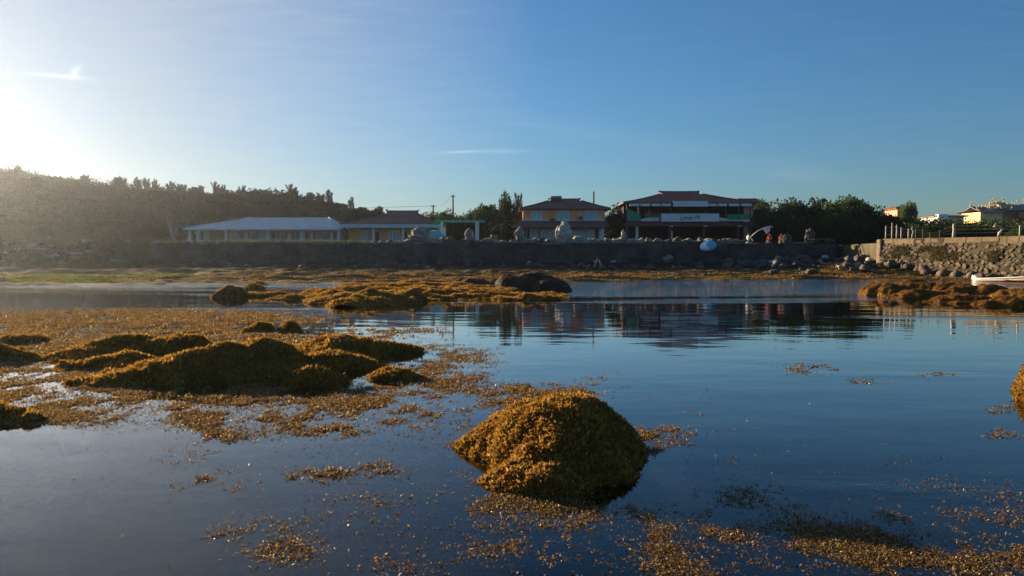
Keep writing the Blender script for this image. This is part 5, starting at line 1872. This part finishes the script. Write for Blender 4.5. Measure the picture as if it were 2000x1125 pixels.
# rough grass and low scrub on the left bank and terrace edge
n = 60000
xs = r.uniform(-78, -36, n); ys = r.uniform(69, 112, n)
zs = np.where(ys < 82, shore_z(xs, np.minimum(ys, 86)), np.maximum(hill_z(xs, ys), shore_z(xs, np.minimum(ys, 86))))
ok = fbm(xs * .15, ys * .2, 0, 61, 3) > -.35
P = np.stack([xs, ys, zs], 1)[ok]
v, f = fronds(P, np.tile([0, 0, 1.0], (len(P), 1)), r.uniform(.15, .5, len(P)), .22, .7, r)
tag(link("bank_grass", mesh_np("bank_grass", v, f), M['leaf_hill']), "rough dark grass and low scrub on the bank at the left shore", "grass", kind="stuff")
for i, (px, Y, w_, yt) in enumerate([(20, 100, 70, 452), (95, 98, 76, 458), (170, 102, 80, 450), (240, 104, 70, 448), (300, 106, 66, 440), (130, 108, 90, 436), (40, 112, 90, 430), (215, 112, 80, 430), (350, 112, 50, 425)]):
    tree("bank_bush", "dark bush on the slope left of the white house", px, yt, Y, w_, 'hill', "bushes left of the white house", cat="bush")
# long pale stone ledges on the left bank
for a, b, py, lab in [(28, 92, 494, "long pale stone ledge low on the left bank, nearer the left edge"), (128, 174, 494, "pale stone ledge low on the left bank, right of the longer one"), (200, 252, 482, "pale stone ledge higher on the left bank, near the sea wall's end")]:
    Y = 77.0
    z = hz(py, Y)
    V, Fc = ICO[3]
    P = V * np.array([(b - a) / 2 * Y / F, .5, .16]) * (1 + .25 * fbm(V[:, 0] * 4, V[:, 1] * 2, V[:, 2] * 2, int(a), 3))[:, None]
    o = link("stone_ledge", mesh_np("stone_ledge", P, Fc, True), M['stone'])
    x_ = wx((a + b) / 2, Y)
    o.location = (x_, Y, float(shore_z(x_, Y)) + .12)
    tag(o, lab, "stone ledge")

# bare pale tree left of the white house
dt = thing("bare_tree", "bare pale forked tree trunk left of the white house", "tree", (wx(338, 92), 92, TER))
H = hz(430, 92) - TER
mb = MB()
mb.tube([(0, 0, 0), (.05, 0, H * .3), (-.25, 0, H * .65), (-.65, 0, H)], [.42, .32, .20, .07], 8)
mb.tube([(.05, 0, H * .28), (.4, .1, H * .6), (.75, .1, H * .92)], [.26, .17, .06], 8)
mb.tube([(-.15, 0, H * .55), (.05, -.1, H * .8), (.0, -.1, H * 1.02)], [.12, .08, .03], 6)
mb.build("trunk", M['concrete'], dt, True)

# palm-like plant with a terracotta pot
pp = thing("potted_palm", "yellow-green palm with arching leaves left of the orange house", "palm", (wx(977, 93), 93, TER))
H = hz(440, 93) - TER
MB().tube([(0, 0, .3), (.08, 0, H * .5), (.0, 0, H)], [.14, .11, .08], 8).build("trunk", M['bark'], pp)
pv = MB()
for k in range(16):
    a = 6.28 * k / 16 + random.uniform(-.2, .2)
    L = random.uniform(1.3, 2.2)
    up = random.uniform(-.1, 1.0)
    prev = None
    side = Vector((-math.sin(a), math.cos(a), 0))
    for i in range(6):
        t_ = i / 5
        c = Vector((math.cos(a) * L * t_, math.sin(a) * L * t_, H + up * L * t_ - 1.0 * L * t_ * t_ * .8))
        wd = .13 * math.sin(math.pi * min(.15 + t_ * .85, 1)) + .01
        cur = (c - side * wd, c + side * wd)
        if prev:
            pv.add([prev[0], prev[1], cur[1], cur[0]], [(0, 1, 2, 3)])
        prev = cur
pv.build("fronds", M['palm'], pp).modifiers.new("thick", 'SOLIDIFY').thickness = .015
MB().tube([(-.7, .2, .0), (-.7, .2, 1.55)], [.35, .5], 12).build("pot", M['terracotta'], pp)

# ------------------------------------------------------------------ people on the wall
def person_mat(name, shirt, lower, hair, zh, zt, zl):
    m, n, l = new_mat(name)
    t = N(n, "TexCoord")
    s = N(n, "SeparateXYZ")
    l.new(t.outputs["Object"], s.inputs[0])
    mr = N(n, "MapRange")
    mr.inputs[1].default_value, mr.inputs[2].default_value = 0.0, 1.4
    l.new(s.outputs[2], mr.inputs[0])
    r = ramp(n, [(0.0, lower), (zl / 1.4, shirt), (zt / 1.4, (0.36, 0.20, 0.13)), (zh / 1.4, hair)])
    r.color_ramp.interpolation = 'CONSTANT'
    l.new(mr.outputs[0], r.inputs[0])
    b = N(n, "BsdfPrincipled")
    b.inputs["Roughness"].default_value = 0.8
    l.new(r.outputs[0], b.inputs["Base Color"])
    o = N(n, "OutputMaterial")
    l.new(b.outputs[0], o.inputs[0])
    return m


def person(label, px, Y, shirt, lower, hair, arm, face):
    """seated figure; the body is one skinned mesh"""
    P = [(0, 0, .50), (0, -.02, .72), (0, -.03, .95), (0, -.02, 1.06), (0, .03, 1.14), (0, .03, 1.26),
         (-.19, -.02, .97), (-.26, .05, .74), (-.20, .27, .62), (.19, -.02, .97)] + list(arm) + [
        (-.10, .08, .48), (-.14, .46, .50), (-.14, .48, .10), (-.14, .60, .04), (.10, .08, .48), (.14, .46, .50), (.14, .48, .10), (.14, .60, .04)]
    E = [(0, 1), (1, 2), (2, 3), (3, 4), (4, 5), (2, 6), (6, 7), (7, 8), (2, 9), (9, 10), (10, 11), (0, 12), (12, 13), (13, 14), (14, 15), (0, 16), (16, 17), (17, 18), (18, 19)]
    R = [.17, .15, .15, .055, .095, .09, .07, .05, .04, .07, .05, .04, .09, .07, .05, .045, .09, .07, .05, .045]
    me = bpy.data.meshes.new("body")
    me.from_pydata(P, E, [])
    root = thing("person", label, "person", (wx(px, Y), Y, TER), face)
    o = link("body", me, person_mat("person_clothes", shirt, lower, hair, 1.22, 1.03, .56), root)
    sk = o.modifiers.new("skin", 'SKIN')
    sv = me.skin_vertices[0].data
    for i, r_ in enumerate(R):
        sv[i].radius = (r_, r_ * .8)
    sv[0].use_root = True
    su = o.modifiers.new("smooth", 'SUBSURF')
    su.levels = su.render_levels = 2
    o.modifiers["skin"].use_smooth_shade = True
    # something to sit on
    s_ = link("seat_rock", rk('stone'))
    s_.location = (wx(px, Y), Y + .02, TER + .2)
    s_.scale = (.34, .3, .26)
    tag(s_, f"low rock the {label.split(' ')[0]} {label.split(' ')[1]} in {label.split(' in ')[1].split(' ')[0]} sits on", "rock")
    return root


PY = WY + 1.75
person("seated person in white top at the left, turned sideways", 1461, PY, (.70, .66, .64), (.05, .05, .06), (.62, .60, .57), [(.34, .05, .78), (.50, .15, .60)], math.radians(-60))
person("seated person in bright red top, seen from behind", 1503, PY, (.78, .06, .05), (.10, .03, .03), (.55, .06, .05), [(.26, .05, .74), (.20, .27, .62)], math.radians(10))
person("seated person in coral pink top reaching up to the right", 1526, PY, (.72, .20, .16), (.12, .06, .05), (.40, .12, .10), [(.42, .02, 1.0), (.66, .02, 1.22)], math.radians(0))
# curved white pole with cloth between them
cp = thing("bowed_pole", "bowed white pole with pale cloth leaning up behind the red-clad person", "pole", (0, PY + .5, 0))
q = lambda px, py: tuple(at(px, py, PY + .5) - Vector((0, PY + .5, 0)))
arc = [(1464, 466), (1472, 457), (1482, 450), (1492, 445.5), (1500, 443), (1506, 442), (1510, 444)]
MB().tube([q(1460, 476)] + [q(*p_) for p_ in arc], [.05] * 7 + [.045], 7).build("pole", M['plaster_white'], cp, True)
mb = MB()
mb.add([q(1490, 446.5), q(1505, 444), q(1503, 452), q(1497, 457)], [(0, 1, 2, 3)])
mb.build("cloth", M['fascia'], cp).modifiers.new("thick", 'SOLIDIFY').thickness = .03
mb = MB()
mb.tube([q(1464, 462), q(1471, 470)], .05, 6)
mb.build("prop", M['plaster_white'], cp)

# ------------------------------------------------------------------ sea haze, bright towards the sun
hb = MB().box(-262, 262, -262, 236, -3.0, 27.0)
hme = bpy.data.meshes.new("haze")
hme.from_pydata(hb.v, [], hb.f)
hm, hn, hl = new_mat("haze_air")
pv_ = N(hn, "VolumePrincipled")
pv_.inputs["Color"].default_value = (0.70, 0.78, 1.0, 1)
pv_.inputs["Density"].default_value = 0.00017
pv_.inputs["Anisotropy"].default_value = 0.80
ho = N(hn, "OutputMaterial")
hl.new(pv_.outputs[0], ho.inputs["Volume"])
tag(link("haze", hme, hm), kind="stuff")

# ------------------------------------------------------------------ tell small groups apart by their place
ORD = "first second third fourth fifth sixth seventh eighth ninth tenth eleventh twelfth thirteenth fourteenth fifteenth sixteenth seventeenth".split()
for grp, text in (("trees of the thicket right of the restaurant", "dense dark thicket tree between restaurant and fence, {} from the left"),
                  ("trees behind the right-hand fence", "dark tree on the slope behind the right-hand fence, {} from the left"),
                  ("bushes left of the white house", "dark bush on the slope left of the white house, {} from the left"),
                  ("trees behind the yellow bungalow", "dark tree on the slope behind the yellow bungalow, {} from the left"),
                  ("trees behind the pergola", "low dark tree behind the green pergola, {} from the left"),
                  ("pale coral rocks by the stacked stones", "pale bleached coral rock by the stacked stones, {} from the left")):
    mem = sorted((o for o in col.objects if o.get("group") == grp), key=lambda o: o.location.x / o.location.y)
    for k, o in enumerate(mem):
        o["label"] = text.format(ORD[k])
